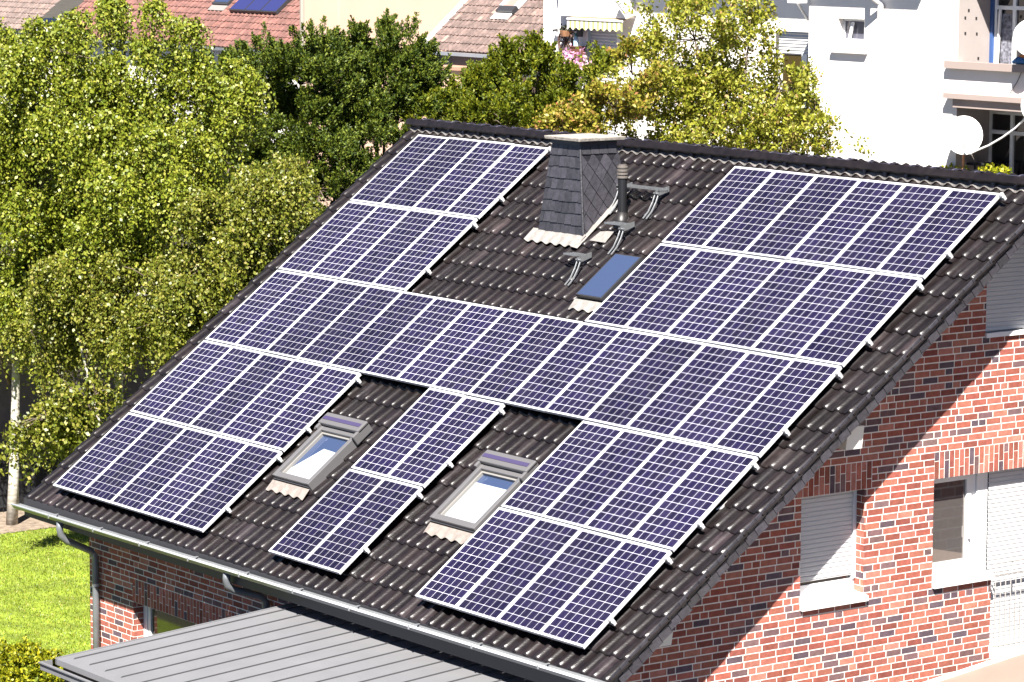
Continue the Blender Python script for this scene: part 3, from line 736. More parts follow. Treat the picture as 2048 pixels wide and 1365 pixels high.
for (r, c0, c1, wh) in BLOCKS:
    for c in range(c0, c1):
        t = thing("solar_module", "", "solar panel", RW(c*PPX+.004, (4-r)*PPS+.012, 0), "solar panels on the brick house roof")
        t.rotation_euler = (TH+R_(rng.uniform(-.25, .25)), R_(rng.uniform(-.15, .15)), 0)
        n = c1-c0
        t['label'] = (f"blue solar panel, {ORD[c-c0]} from left of {n} in {ROWN[r]} row {wh}" if n > 2 else f"blue solar panel, {'left' if c == c0 else 'right'} of the pair in {ROWN[r]} row {wh}").strip()
        if first: a, b = fr_me, cl_me; first = False
        else:
            a, b = fr_me.copy(), cl_me.copy(); COL.objects.link(a); COL.objects.link(b)
        a.parent = t; b.parent = t
    for k, (ds, nm) in enumerate(((PPS-.30 if r else PPS-.02-.0, "upper"), (.30, "lower"))):
        sr = (4-r)*PPS+([1.555, .47][k] if r == 0 else [1.47, .47][k])
        xa, xb = c0*PPX+.02, c1*PPX+.055
        m = MB()
        o = RW(xa, sr, -.0)
        m.box(xa, xb, sr-.02, sr+.02, -.085, -.041, fn=RW)
        m.box(xb-.052, xb-.012, sr-.024, sr+.024, -.041, .008, fn=RW)
        m.tube([RW(xb-.03, sr, .004), RW(xb-.03, sr, .016)], .009, 6)
        x = xa+.25
        while x < xb:
            m.box(x-.02, x+.02, sr-.02, sr+.02, -.16, -.085, fn=RW); x += .842
        ob = m.build("mounting_rail", ALU)
        origin_to(ob, RW(xa, sr, -.06))
        w2 = wh if wh else "spanning the whole roof"
        tag(ob, f"{nm} aluminium mounting rail under {ROWN[r]} panel row {w2}", "rail", "mounting rails under the solar panels")

# ================================================================== ANNEX WITH METAL ROOF
XA0, XA1 = 6.12, 13.6
pa = atX(111.5, 1318, XA0); pb = atX(620, 1200, XA0)
AS = (pb[2]-pa[2])/(pb[1]-pa[1])
YA0 = pa[1]; ZA0 = pa[2]
za = lambda y: ZA0+(y-YA0)*AS
ANX = thing("garden_annex", "low annex with pale grey standing seam metal roof below the eave", "annex", (9.5, -1.4, ZG))
m = MB(); m.hexa([(XA0, YA0, za(YA0)-.07), (XA1, YA0, za(YA0)-.07), (XA1, YW-.01, za(YW)-.07), (XA0, YW-.01, za(YW)-.07), (XA0, YA0, za(YA0)), (XA1, YA0, za(YA0)), (XA1, YW-.01, za(YW)), (XA0, YW-.01, za(YW))])
x = XA0+.19
while x < XA1:
    y0, y1 = YA0+.14, YW-.02
    m.hexa([(x-.006, y0, za(y0)+.001), (x+.006, y0, za(y0)+.001), (x+.006, y1, za(y1)+.001), (x-.006, y1, za(y1)+.001), (x-.005, y0+.02, za(y0)+.016), (x+.005, y0+.02, za(y0)+.016), (x+.005, y1, za(y1)+.016), (x-.005, y1, za(y1)+.016)], 1)
    x += .385
m.hexa([(XA0-.012, YA0, za(YA0)-.07), (XA0+.012, YA0, za(YA0)-.07), (XA0+.012, YW-.02, za(YW)-.07), (XA0-.012, YW-.02, za(YW)-.07), (XA0-.012, YA0, za(YA0)+.012), (XA0+.012, YA0, za(YA0)+.012), (XA0+.012, YW-.02, za(YW)+.012), (XA0-.012, YW-.02, za(YW)+.012)])
m.build("roof", [METALROOF, M("seam_grey", (0.05, 0.05, 0.054), 0.5)], ANX)
m = MB(); m.box(XA0-.10, XA1, YA0-.16, YA0-.145, za(YA0)-.13, za(YA0)-.03); m.box(XA0-.10, XA1, YA0-.145, YA0-.002, za(YA0)-.13, za(YA0)-.115); m.box(XA0-.10, XA0-.085, YA0-.145, YA0+.0, za(YA0)-.115, za(YA0)-.03); m.box(XA0-.10, XA1, YA0-.185, YA0-.16, za(YA0)-.045, za(YA0)-.03)
m.build("gutter", METALROOF, ANX)
m = MB()
ztop = za(YA0)-.14
for x in (XA0+.12, XA0+1.6, XA0+3.1, XA0+4.6, XA0+6.1, XA1-.2): m.box(x, x+.09, YA0+.05, YA0+.14, ZG, ztop)
m.box(XA0+.1, XA1-.1, YA0+.045, YA0+.145, ztop, ztop+.06)
for y in (YA0+1.2, YA0+2.4): m.box(XA0+.12, XA0+.2, y, y+.08, ZG, za(y)-.08)
m.build("post_frame", M("annex_frame_anthracite", (0.035, 0.037, 0.04), 0.5), ANX)
m = MB(); m.face([(XA0+.15, YA0+.09, ZG), (XA1-.2, YA0+.09, ZG), (XA1-.2, YA0+.09, ztop), (XA0+.15, YA0+.09, ztop)]); m.face([(XA0+.16, YA0+.1, ZG), (XA0+.16, YW-.05, ZG), (XA0+.16, YW-.05, za(YW)-.1), (XA0+.16, YA0+.1, ztop)])
m.build("wall_panel", M("annex_panel_white", (0.6, 0.6, 0.6), 0.4), ANX)

# pale lean-to roof in front of the gable (bottom right)
q0 = atX(1872, 1364, 13.6); q1 = atX(2048, 1306, 13.6)
sl_ = (q1[2]-q0[2])/(q1[1]-q0[1])
CAN = thing("canopy", "pale pinkish sloping canopy roof edge in front of the brick gable", "canopy", (14.8, 6.5, ZG))
zc = lambda y: q0[2]+(y-q0[1])*sl_
ya, yb = q0[1]-1.0, q0[1]+4.2
m = MB(); m.hexa([(13.62, ya, zc(ya)-.07), (16.5, ya, zc(ya)-.25), (16.5, yb, zc(yb)-.25), (13.62, yb, zc(yb)-.07), (13.62, ya, zc(ya)), (16.5, ya, zc(ya)-.18), (16.5, yb, zc(yb)-.18), (13.62, yb, zc(yb))])
m.build("roof_sheet", M("canopy_sheet", (0.1955, 0.1487, 0.1211), 0.6, var=.08, vscale=2), CAN)
m = MB(); m.hexa([(13.56, ya, zc(ya)-.1), (13.619, ya, zc(ya)-.1), (13.619, yb, zc(yb)-.1), (13.56, yb, zc(yb)-.1), (13.56, ya, zc(ya)+.03), (13.619, ya, zc(ya)+.03), (13.619, yb, zc(yb)+.03), (13.56, yb, zc(yb)+.03)])
m.build("edge_trim", WHITEPVC, CAN)
m = MB()
for (x, y) in ((13.7, ya+.1), (13.7, yb-.2), (16.3, ya+.1), (16.3, yb-.2)): m.box(x, x+.1, y, y+.1, ZG, zc(y)-.24)
m.build("post", WHITEPVC, CAN)

# ================================================================== FENCE, GARAGE
XF = -16.4
FE = thing("mesh_fence", "black double rod garden fence with dark privacy strips at lawn edge", "fence", (XF, 10, ZG))
m = MB(); y = 3.0
while y < 21:
    m.tube([(XF, y, ZG), (XF, y, ZG+1.05)], .006, 4, 0, False); y += .1
for z in (.12, .38, .64, .9, 1.0): m.box(XF+.008, XF+.018, 3.0, 21, ZG+z, ZG+z+.012)
m.build("wire_panel", M("fence_black", (0.02, 0.02, 0.022), 0.5), FE)
y = 3.0
while y < 21.1:
    m = MB(); m.box(XF-.04, XF+.0, y-.03, y+.03, ZG, ZG+1.08); m.build("post", MATS["fence_black"], FE); y += 2.5
m = MB(); m.box(XF-.03, XF-.015, 3.0, 21, ZG+.1, ZG+1.0); m.build("privacy_strip", M("fence_screen", (0.012, 0.012, 0.014), 0.7), FE)
GA = thing("garage", "pale concrete garage wall half hidden behind the birch trees", "garage", (-22.5, 10, ZG))
m = MB(); m.box(-25, -19.6, 2, 16.5, ZG, -.9); m.build("wall", M("garage_render", (0.187, 0.1595, 0.1375), 0.95, var=.15, vscale=1.2), GA)
m = MB(); m.box(-25.2, -19.4, 1.8, 16.7, -.895, -.75); m.build("flat_roof", M("garage_felt", (0.2, 0.19, 0.18), 0.9), GA)

# ================================================================== BACKGROUND HOUSES (facades parallel to the brick house's eave)
def rectY(mb, x0, x1, y, z0, z1, m=0): mb.face([(x0, y, z0), (x1, y, z0), (x1, y, z1), (x0, y, z1)], m)
def slope_tiles(mb, x0, x1, ye, ze, L, pitch, sw, sg, lift, h, colf, skip=None):
    c, s_ = math.cos(pitch), math.sin(pitch)
    F = lambda x, s, n: (x, ye+s*c-n*s_, ze+s*s_+n*c)
    nw = int((x1-x0)/sw); nc = int(L/sg)
    pr = [(-.5, 0), (-.2, .25), (0, 1), (.2, .25), (.5, 0)]
    for j in range(nc):
        for i in range(nw):
            xc = x0+(i+.5)*sw; s0 = j*sg; t = colf()
            if skip and skip(xc, s0+sg/2): continue
            base = len(mb.v)
            for (sv, l) in ((s0, 0.0), (s0, lift), (s0+sg+.02, 0.0)):
                for (u, hh_) in pr: mb.v.append(F(xc+u*sw, sv, l+hh_*h))
            for r in range(2):
                for q in range(4):
                    mb.f.append((base+r*5+q, base+r*5+q+1, base+(r+1)*5+q+1, base+(r+1)*5+q)); mb.m.append(0); mb.t.append(t)
    return F
# ---- red tiled house, far left
YRH = 41.0
e0 = atY(340, 86, YRH); e1 = atY(606, 101, YRH)
zE = e0[2]
RH = thing("red_roof_house", "house with lichen spotted red tiled roof carrying three blue collectors", "house", ((e0[0]+e1[0])/2, YRH+4, ZG))
def rcol():
    k = rng.uniform(.8, 1.2); return (k*1.25, k*1.15, k*1.1) if rng.random() < .12 else (k, k, k)
m = MB(); xl = e0[0]-9; xr_ = e1[0]
RED = M("red_tile", (0.125, 0.056, 0.046), 0.8, tint=True, var=.45, vscale=4)
FR = slope_tiles(m, xl, xr_, YRH-.4, zE, 7.5, R_(40), .30, .34, .035, .05, rcol)
m.build("roof", RED, RH)
m = MB(); m.box(xl, xr_, YRH, YRH+9, ZG, zE+.15); m.build("wall", PLASTERW, RH)
m = MB(); m.box(xl, xr_, YRH-.5, YRH-.38, zE-.12, zE-.02); m.build("gutter", ZINCDARK, RH)
m = MB(); pz = atY(608, 40, YRH-.5); m.tube([(pz[0]+.1, YRH-.6, pz[2]-3), (pz[0]+.1, YRH-.6, pz[2]+4)], .12, 8); m.build("downpipe", M("pipe_brown_grey", (.3, .26, .22), .5), RH)
PT = lambda x, y: (lambda d: CPOS+d*((np.array([0, -math.sin(R_(40)), math.cos(R_(40))])@(np.array([0, YRH-.4, zE])+.18*np.array([0, -math.sin(R_(40)), math.cos(R_(40))])-CPOS))/(np.array([0, -math.sin(R_(40)), math.cos(R_(40))])@d)))(ray(x, y))
ca, cb_ = PT(457, 20), PT(551, 25)
sA = (ca[1]-(YRH-.4)+.18*math.sin(R_(40)))/math.cos(R_(40))
wC = (cb_[0]-ca[0])/3
for i, nm in enumerate(("left", "middle", "right")):
    t = thing("solar_collector", f"{nm} one of three flat blue solar collectors on the red roof", "solar collector", FR(ca[0]+i*wC, sA, .18), "solar collectors on the red roof")
    m = MB(); m.box(ca[0]+i*wC+.012, ca[0]+(i+1)*wC-.012, sA, sA+2.1, .06, .18, fn=FR); m.build("frame", BLACKMETAL, t)
    m = MB(); m.box(ca[0]+i*wC+.05, ca[0]+(i+1)*wC-.05, sA+.05, sA+2.05, .181, .19, fn=FR); m.build("absorber", M("collector_blue", (0.0245, 0.028, 0.105), 0.25, spec=.8), t)
ta = PT(447, 6)
m = MB(); m.box(ta[0]-.9, ta[0]+.25, sA+.35, sA+1.6, .02, .14, fn=FR); rs = m.build("skylight", BLACKMETAL, RH)
m = MB(); m.box(ta[0]-.8, ta[0]+.15, sA+.45, sA+1.5, .141, .15, fn=FR); m.build("pane", SKYGLASS, rs)
m = MB(); m.box(ta[0]-.9, ta[0]+.25, sA+.05, sA+.33, .05, .08, fn=FR); m.build("flashing", LEAD, rs)
# ---- grey tiled house, upper left corner
YGH = 46.0
g0, g1 = atY(-160, 20, YGH), atY(70, 40, YGH)
GH_ = thing("grey_roof_house", "house with greyish brown roof behind the birch at left edge", "house", ((g0[0]+g1[0])/2, YGH+3, ZG))
m = MB(); slope_tiles(m, g0[0], g1[0], YGH-.3, g0[2]-.6, 7, R_(38), .3, .36, .035, .05, rcol); m.build("roof", M("grey_tile", (0.1326, 0.0975, 0.0858), 0.85, tint=True, var=.4, vscale=5), GH_)
m = MB(); m.box(g0[0], g1[0], YGH, YGH+8, ZG, g0[2]-.5); m.build("wall", PLASTERW, GH_)
# ---- peach house with a big blank wall
YP = 39.0
p0, p1 = atY(612, 30, YP), atY(935, 60, YP)
PE = thing("peach_house", "tall house with large blank peach rendered wall between the tiled roofs", "house", ((p0[0]+p1[0])/2, YP+4, ZG))
m = MB(); m.box(p0[0], p1[0]+3, YP, YP+10, ZG, 9.5); m.build("wall", PEACH, PE)
m = MB(); xj = atY(678, 60, YP)[0]; m.box(p0[0]+.001, xj, YP-.06, YP, ZG, 9.4); m.build("wall_pier", PEACH, PE)
m = MB(); m.box(p0[0]-.3, p1[0]+3.3, YP-.4, YP+10.4, 9.502, 9.8); m.build("roof", M("peach_roof", (.3, .2, .17), .9), PE)
# ---- mid house with brown tiled lean roof
YM = 35.0
a0, a1 = atY(838, 99, YM-.45), atY(1092, 124, YM-.45)
MI = thing("brown_roof_house", "low apricot house with weathered brown tiled roof and dark gutter fascia", "house", ((a0[0]+a1[0])/2, YM+3, ZG))
def bcol2():
    k = rng.uniform(.8, 1.25); return (k*1.5, k*1.45, k*1.4) if rng.random() < .08 else (k, k, k)
PM = R_(40)
m = MB(); FM = slope_tiles(m, a0[0]+.12, a1[0]+1.5, YM-.45, a0[2], 6.4, PM, .2, .34, .03, .04, bcol2); m.build("roof", M("brown_tile", (0.1131, 0.078, 0.06864), 0.85, tint=True, var=.5, vscale=7), MI)
m = MB(); m.box(a0[0]-.02, a0[0]+.13, -.02, 6.4, -.06, .09, fn=FM); m.build("verge_board", WHITEPVC, MI)
m = MB(); m.box(a0[0]-.10, a0[0]-.02, .0, 6.4, -.22, -.0, fn=FM); m.build("verge_trim", SHUTTER, MI)
m = MB(); m.box(a0[0]-.1, a1[0]+1.5, YM-.62, YM-.47, a0[2]-.12, a0[2]-.02); m.build("gutter", ZINC, MI)
m = MB(); m.box(a0[0]-.1, a1[0]+1.5, YM-.46, YM-.36, a0[2]-.62, a0[2]-.1); m.build("fascia", M("fascia_dark", (.06, .06, .065), .6), MI)
m = MB(); m.box(a0[0]+.5, a1[0]+1.5, YM, YM+7, ZG, a0[2]-.05); m.build("wall", ORANGE, MI)
sa = atY(950, 22, YM)
sx = atY(942, 40, YM-.2)[0]
m = MB(); m.box(sx-.1, sx+.75, 1.72, 1.95, .03, .16, fn=FM); msk = m.build("skylight", BLACKMETAL, MI)
m = MB(); m.box(sx-.12, sx+.0, 1.95, 3.6, .03, .17, fn=FM); m.box(sx+.62, sx+.75, 1.95, 3.6, .03, .17, fn=FM); m.build("frame", SHUTTER, msk)
m = MB(); m.box(sx+.0, sx+.62, 1.95, 3.6, .05, .12, fn=FM); m.build("pane", M("pane_pinkish", (.3, .2, .17), .2), msk)
m = MB(); m.box(sx-.15, sx+.7, 1.45, 1.7, .05, .075, fn=FM); m.build("flashing", WHITEPVC, msk)
b0, b1 = atY(868, 138, YM-1.1), atY(918, 140, YM-1.1)
BX = thing("small_porch", "small flat porch roof with dark opening below the brown roof", "porch", ((b0[0]+b1[0])/2, YM-.5, ZG))
m = MB(); m.box(b0[0], b1[0], YM-1.1, YM-.01, ZG, b0[2]); m.build("wall", ORANGE, BX)
m = MB(); m.box(b0[0]-.1, b1[0]+.08, YM-1.2, YM-.02, b0[2]+.002, b0[2]+.1); m.build("roof_edge", M("porch_edge", (.35, .2, .14), .8), BX)
m = MB(); m.box(b0[0]+.1, b1[0]-.02, YM-.03, YM-.012, b0[2]+.102, b0[2]+.26); m.build("dark_opening", DARKIN, BX)

# ---- white apartment building on the right
YA, YK = 32.0, 33.4
XB0 = atY(1617, 100, YA)[0]; XB1 = atY(1905, 100, YA)[0]; XLW = atY(1087, 60, YK)[0]
AP = thing("apartment_building", "white rendered apartment building with loggias, tilted window and striped awning", "building", (-22, 37, ZG))
tw = (atY(1676, 37, YA), atY(1728, 85, YA))
wx0, wx1, wz0, wz1 = tw[0][0], tw[1][0]-.0, tw[1][2], tw[0][2]
XR_ = -4.0
zl_top = atY(1905, 122, YA)[2]; zpar = atY(1905, 186, YA)[2]; zlo = atY(1915, 213, YA)[2]; ztop_ = 9.2
zlb = 1.0
XLg = -14.93
m = MB()                          # front block facade with window hole
xs_ = [XB0, wx0, wx1, XLg]; zs_ = [ZG, wz0, wz1, ztop_]
for i in range(3):
    for j in range(3):
        if i == 1 and j == 1: continue
        m.face([(xs_[i], YA, zs_[j]), (xs_[i+1], YA, zs_[j]), (xs_[i+1], YA, zs_[j+1]), (xs_[i], YA, zs_[j+1])])
rw_ = .22
for f in ([(wx0, wz0), (wx0, wz1)], [(wx0, wz1), (wx1, wz1)], [(wx1, wz1), (wx1, wz0)], [(wx1, wz0), (wx0, wz0)]):
    m.face([(f[0][0], YA, f[0][1]), (f[1][0], YA, f[1][1]), (f[1][0], YA+rw_, f[1][1]), (f[0][0], YA+rw_, f[0][1])])
m.face([(XB0, YA, ZG), (XB0, YK, ZG), (XB0, YK, ztop_), (XB0, YA, ztop_)])
for (z0, z1) in ((zpar+.0, zl_top),): m.box(XLg+.0, XR_, YA-.0, YA+.14, zlo, zl_top-.02)     # parapet of the upper loggia
m.face([(XLg, YA, ZG), (XR_, YA, ZG), (XR_, YA, zlb), (XLg, YA, zlb)])
m.build("front_wall", PLASTERW, AP)
YL = 33.15
m = MB()                          # loggia side walls, ceilings, back walls
m.face([(XLg, YA+.001, ZG), (XLg, YL, ZG), (XLg, YL, ztop_), (XLg, YA+.001, ztop_)])
rectY(m, XLg, XR_, YL, ZG, ztop_)
m.face([(XLg, YA, zlo+.12), (XR_, YA, zlo+.12), (XR_, YL, zlo+.12), (XLg, YL, zlo+.12)])
m.build("loggia_wall", M("loggia_render_shaded", (0.3024, 0.2664, 0.252), 0.95, var=.06, vscale=1.5), AP)  # render darkened to put the loggia's shade into its colour
m = MB(); m.box(XLg-.3, XR_, YA-.16, YA+.0, zl_top-.17, zl_top); m.build("parapet_cap", M("pinkish_stone", (0.3, 0.24, 0.2175), 0.85), AP)
m = MB(); m.box(XLg-.25, XR_, YA-.22, YA-.001, zpar-.12, zpar); m.box(XLg-.02, XR_, YA-.12, YA-.002, zlo-.02, zpar-.121); m.build("loggia_lintel", M("pinkish_stone", (0.40, 0.32, 0.29), 0.85), AP)
m = MB()
for k in range(6):
    q = atX((1938, 1931, 1953, 1954, 1931, 1957)[k], (21, 36, 37, 68, 67, 117)[k], XLg+.012); m.box(XLg+.001, XLg+.012, q[1]-.025, q[1]+.025, q[2]-.03, q[2]+.03)
m.build("anchor_hole", DARKIN, AP)
m = MB(); q = at(1983, 60, 1, YL); m.box(XLg+.003, XLg+.09, YL-.13, YL-.001, 3.9, ztop_-.1); m.build("blue_trim", M("blue_paint", (0.035, 0.085, 0.24), 0.6), AP)
def lwin(x0, x1, z0, z1, name="loggia_window", curtain=False, tm=.62):
    w = MB(); y = YL-.001; f = .075
    zt_ = z0+(z1-z0)*tm
    for (a, b, c, d) in ((x0, x1, z0, z0+f), (x0, x1, z1-f, z1), (x0, x0+f, z0+f, z1-f), (x1-f, x1, z0+f, z1-f), ((x0+x1)/2-.05, (x0+x1)/2+.05, z0+f, z1-f), (x0+f, (x0+x1)/2-.05, zt_, zt_+.09), ((x0+x1)/2+.05, x1-f, zt_, zt_+.09)):
        w.box(a, b, y-.07, y, c, d)
    o = w.build(name, WHITEPVC, AP)
    p = MB(); p.face([(x0+f, y-.02, z0+f), (x1-f, y-.02, z0+f), (x1-f, y-.02, z1-f), (x0+f, y-.02, z1-f)]); p.build("pane", GLASS, o)
    if curtain:
        p = MB(); xm = (x0+x1)/2
        p.face([(x0+f+.1, y-.025, z0+f), (xm-.08, y-.025, z0+f), (xm-.08, y-.025, zt_-.1), (x0+f+.1, y-.025, zt_-.1)])
        p.build("lace_curtain", M("lace", (0.16, 0.16, 0.19), 0.8, var=.95, vscale=14), o)
        s2 = MB(); s2.hexa([(x0+f+.02, y-.16, z0+f+.02), (x0+f+.07, y-.16, z0+f+.02), (x0+f+.07, y-.1, z0+f+.02), (x0+f+.02, y-.1, z0+f+.02), (x0+f+.09, y-.1, zt_), (x0+f+.15, y-.1, zt_), (x0+f+.15, y-.05, zt_), (x0+f+.09, y-.05, zt_)])
        s2.build("open_sash", WHITEPVC, o)
ux = atY(1993, 60, YL)[0]
um = atY(2032, 60, YL)[0]
lwin(ux, ux+2*(um-ux), 3.6, atY(2000, -40, YL)[2], curtain=True, tm=(atY(2000, 19, YL)[2]-3.6)/(atY(2000, -40, YL)[2]-3.6))
lx = atY(1981, 280, YL)[0]; lm_ = atY(2027, 280, YL)[0]
zz1 = atY(2000, 222, YL)[2]; zz0 = 1.2
lwin(lx, lx+2*(lm_-lx), zz0, zz1, tm=(atY(2000, 268, YL)[2]-zz0)/(zz1-zz0))
# tilted small window
w = MB(); y = YA+rw_
for (a, b, c, d) in ((wx0, wx1, wz0, wz0+.06), (wx0, wx1, wz1-.06, wz1), (wx0, wx0+.06, wz0+.06, wz1-.06), (wx1-.06, wx1, wz0+.06, wz1-.06)): w.box(a+.001, b-.001, y-.05, y, c+.001, d-.001)
TWI = w.build("window", WHITEPVC, AP)
p = MB(); p.face([(wx0, y-.01, wz0), (wx1, y-.01, wz0), (wx1, y-.01, wz1), (wx0, y-.01, wz1)]); p.build("pane", M("pane_blue_grey", (0.10, 0.10, 0.13), 0.1, spec=.7), TWI)
p = MB(); e = .05
def tl(x, z): return (x, y-.05-.0-(wz1-z)*-.0-(z-wz0)*-.0, z)
p.hexa([(wx0+.26, y-.13, wz0+.02), (wx0+.34, y-.13, wz0+.02), (wx0+.34, y-.09, wz0+.02), (wx0+.26, y-.09, wz0+.02), (wx0+.36, y-.1, wz1-.08), (wx0+.44, y-.1, wz1-.08), (wx0+.44, y-.06, wz1-.08), (wx0+.36, y-.06, wz1-.08)])
p.build("tilted_sash", WHITEPVC, TWI)
sp0, sp1 = atY(1662, 96, YA-.06), atY(1732, 106, YA-.06)
m = MB(); m.box(sp0[0], sp1[0], YA-.12, YA-.001, (sp0[2]+sp1[2])/2-.07, (sp0[2]+sp1[2])/2+.03); m.build("window_sill", M("stone_grey", (.6, .55, .53), .8), AP)
dq = atY(1757, 200, YA-.1)
m = MB(); m.tube([(dq[0], YA-.09, ZG), (dq[0], YA-.09, atY(1757, 10, YA-.1)[2]), (dq[0]-.15, YA-.4, atY(1757, -12, YA)[2]), (dq[0]-.15, YA-.4, 7)], .075, 10); m.build("downpipe", M("pipe_pale_grey", (.58, .55, .54), .45), AP)
# recessed facade, in the shade of the deep roof overhang
m = MB()
sw0, sw1 = atY(1552, 62, YK), atY(1625, 138, YK)
ax0, ax1, az1 = atY(1176, 40, YK)[0], atY(1234, 40, YK)[0], atY(1200, 40, YK)[2]
xs_ = [XLW, ax0, ax1, sw0[0], XB0+.0]; 
def cut(x0, x1, holes):
    zz = sorted(set([ZG, ztop_]+[h for hh_ in holes for h in hh_]))
    for a, b in zip(zz[:-1], zz[1:]):
        if any(h0 < (a+b)/2 < h1 for (h0, h1) in holes): continue
        rectY(m, x0, x1, YK, a, b)
cut(xs_[0], xs_[1], []); cut(xs_[1], xs_[2], [(1.6, az1)]); cut(xs_[2], xs_[3], []); cut(xs_[3], xs_[4], [(1.9, sw0[2])])
m.face([(XLW, YK, ZG), (XLW, YK+8, ZG), (XLW, YK+8, ztop_), (XLW, YK, ztop_)])
m.build("recessed_wall", PLASTERW, AP)
def back_shutter(x0, x1, z0, z1, y):
    q = MB(); z = z1
    while z > z0:
        q.face([(x0, y, z), (x1, y, z), (x1, y-.02, z-.05), (x0, y-.02, z-.05)]); q.face([(x0, y-.02, z-.05), (x1, y-.02, z-.05), (x1, y, z-.085), (x0, y, z-.085)]); z -= .085
    return q.build("roller_shutter", SHUTTER, AP)
back_shutter(ax0, ax1, 1.6, az1, YK+.12)
zs2 = atY(1580, 108, YK)[2]
back_shutter(sw0[0], XB0, zs2, sw0[2], YK+.12)
w = MB()
for (a, b, c, d) in ((sw0[0], sw0[0]+.12, 1.9, zs2), (sw0[0]+.9, sw0[0]+1.1, 1.9, zs2), (sw0[0]+.12, XB0, 1.9, 2.0)): w.box(a, b, YK+.1, YK+.16, c, d)
BW = w.build("window", WHITEPVC, AP)
p = MB(); rectY(p, sw0[0], XB0, YK+.14, 1.9, zs2); p.build("pane", M("pane_ochre", (0.05, 0.035, 0.01), 0.1), BW)
pz0 = atY(1120, 23, YK-.35)
m = MB(); m.box(atY(1117, 10, YK-.35)[0], atY(1250, 10, YK-.35)[0], YK-.35, YK-.002, pz0[2]-.12, ztop_-.3); m.build("upper_bay", PLASTERW, AP)
# roof overhang (out of view; left end angled to shape its diagonal shadow)
m = MB(); zo = 7.55
for (z0, z1) in ((zo, zo+.25),):
    P0 = [(XLW+.2, YK), (XLW+1.9, 32.17), (XB0-.01, 32.17), (XB0-.01, YK)]
    m.hexa([(p[0], p[1], z0) for p in P0]+[(p[0], p[1], z1) for p in P0])
m.box(XB0-.005, XLg-.4, YA-1.0, YK, zo, zo+.25)
m.box(XLg-.4, XR_, YA-.5, YL, zo+.4, zo+.6); m.box(XLW, XR_, YK+.01, YK+9, ztop_, ztop_+.3)
m.build("roof_overhang", WHITEWOOD, AP)
# awning
AW = thing("awning", "scalloped green and white striped awning above the shuttered door", "awning", tuple(atY(1190, 30, YK)))
t0, t1 = atY(1137, 27, YK-.45), atY(1248, 33, YK-.45)
ztopA = atY(1190, 26, YK-.05)[2]
m = MB(); n = 48; x0, x1 = t0[0], t1[0]
zfr = ztopA-.18
for i in range(n):
    xa, xb = x0+(x1-x0)*i/n, x0+(x1-x0)*(i+1)/n
    mi = (i//2) % 2
    m.face([(xa, YK-.02, ztopA), (xb, YK-.02, ztopA), (xb, YK-.5, zfr), (xa, YK-.5, zfr)], 2)
    h0 = .26+.035*math.cos(i/n*2*math.pi*9); h1 = .26+.035*math.cos((i+1)/n*2*math.pi*9)
    m.face([(xa, YK-.5, zfr), (xb, YK-.5, zfr), (xb, YK-.5, zfr-h1), (xa, YK-.5, zfr-h0)], mi)
m.build("fabric", [M("awning_white", (.72, .68, .6), .9), M("awning_green", (.42, .46, .16), .9), M("awning_top_ochre", (.28, .2, .12), .9)], AW)
m = MB(); m.tube([(x0, YK-.5, zfr), (x1, YK-.5, zfr)], .03, 8); m.build("front_bar", WHITEPVC, AW)
# wagon wheel on the facade
wc = atY(1131, 84, YK-.07); wr = .32
WH = thing("wagon_wheel", "dark brown wooden wagon wheel hung on the white facade", "wagon wheel", tuple(wc))
m = MB(); m.tube([(wc[0]+wr*math.cos(2*math.pi*i/28), YK-.07, wc[2]+wr*1.0*math.sin(2*math.pi*i/28)) for i in range(29)], .036, 8, caps=False); m.build("rim", M("dark_wood", (.07, .035, .025), .7), WH)
m = MB()
for i in range(10):
    a = 2*math.pi*i/10; m.tube([(wc[0], YK-.07, wc[2]), (wc[0]+wr*math.cos(a), YK-.07, wc[2]+wr*math.sin(a))], .02, 6)
m.build("spokes", MATS["dark_wood"], WH)
m = MB(); m.tube([(wc[0], YK-.12, wc[2]), (wc[0], YK-.03, wc[2])], .06, 10); m.build("hub", MATS["dark_wood"], WH)
pc = atY(1133, 66, YK-.12)
PP = thing("wall_planter", "small terracotta wall planter with dark plant above the wagon wheel", "planter", (pc[0], YK-.12, pc[2]-.1))
m = MB(); m.tube([(pc[0], YK-.14, pc[2]-.1), (pc[0], YK-.14, pc[2]+.06)], [.12, .2], 10); m.build("pot", M("terracotta", (.4, .2, .1), .8), PP)
q = nrg.normal(size=(120, 3))*[.13, .06, .05]+[pc[0]+.03, YK-.14, pc[2]+.1]
quads_obj("plant", leaf_quads(q, unit(nrg.normal(size=(120, 3))), .09, .03), M("dark_plant", (.03, .035, .02), .6), PP)
lc = atY(1160, 64, YK-.18)
LA = thing("wall_lantern", "black wall lantern on curved bracket beside the shutter", "lantern", tuple(lc))
m = MB(); m.tube([(lc[0], YK-.18, lc[2]-.14), (lc[0], YK-.18, lc[2]+.04), (lc[0], YK-.18, lc[2]+.1), (lc[0], YK-.18, lc[2]+.14)], [.09, .12, .13, .02], 6); m.build("lamp_body", BLACKMETAL, LA)
m = MB(); m.tube([(lc[0], YK-.18, lc[2]+.13), (lc[0], YK-.18, lc[2]+.26), (lc[0]-.14, YK-.1, lc[2]+.28), (lc[0]-.2, YK-.02, lc[2]+.2), (lc[0]-.2, YK-.01, lc[2]+.05)], .02, 6); m.build("bracket", BLACKMETAL, LA)
bc = atY(1154, 105, YK-.25)
BB = thing("wooden_crate", "dark brown wooden box standing by the shuttered door", "box", (bc[0], YK-.25, bc[2]-.15))
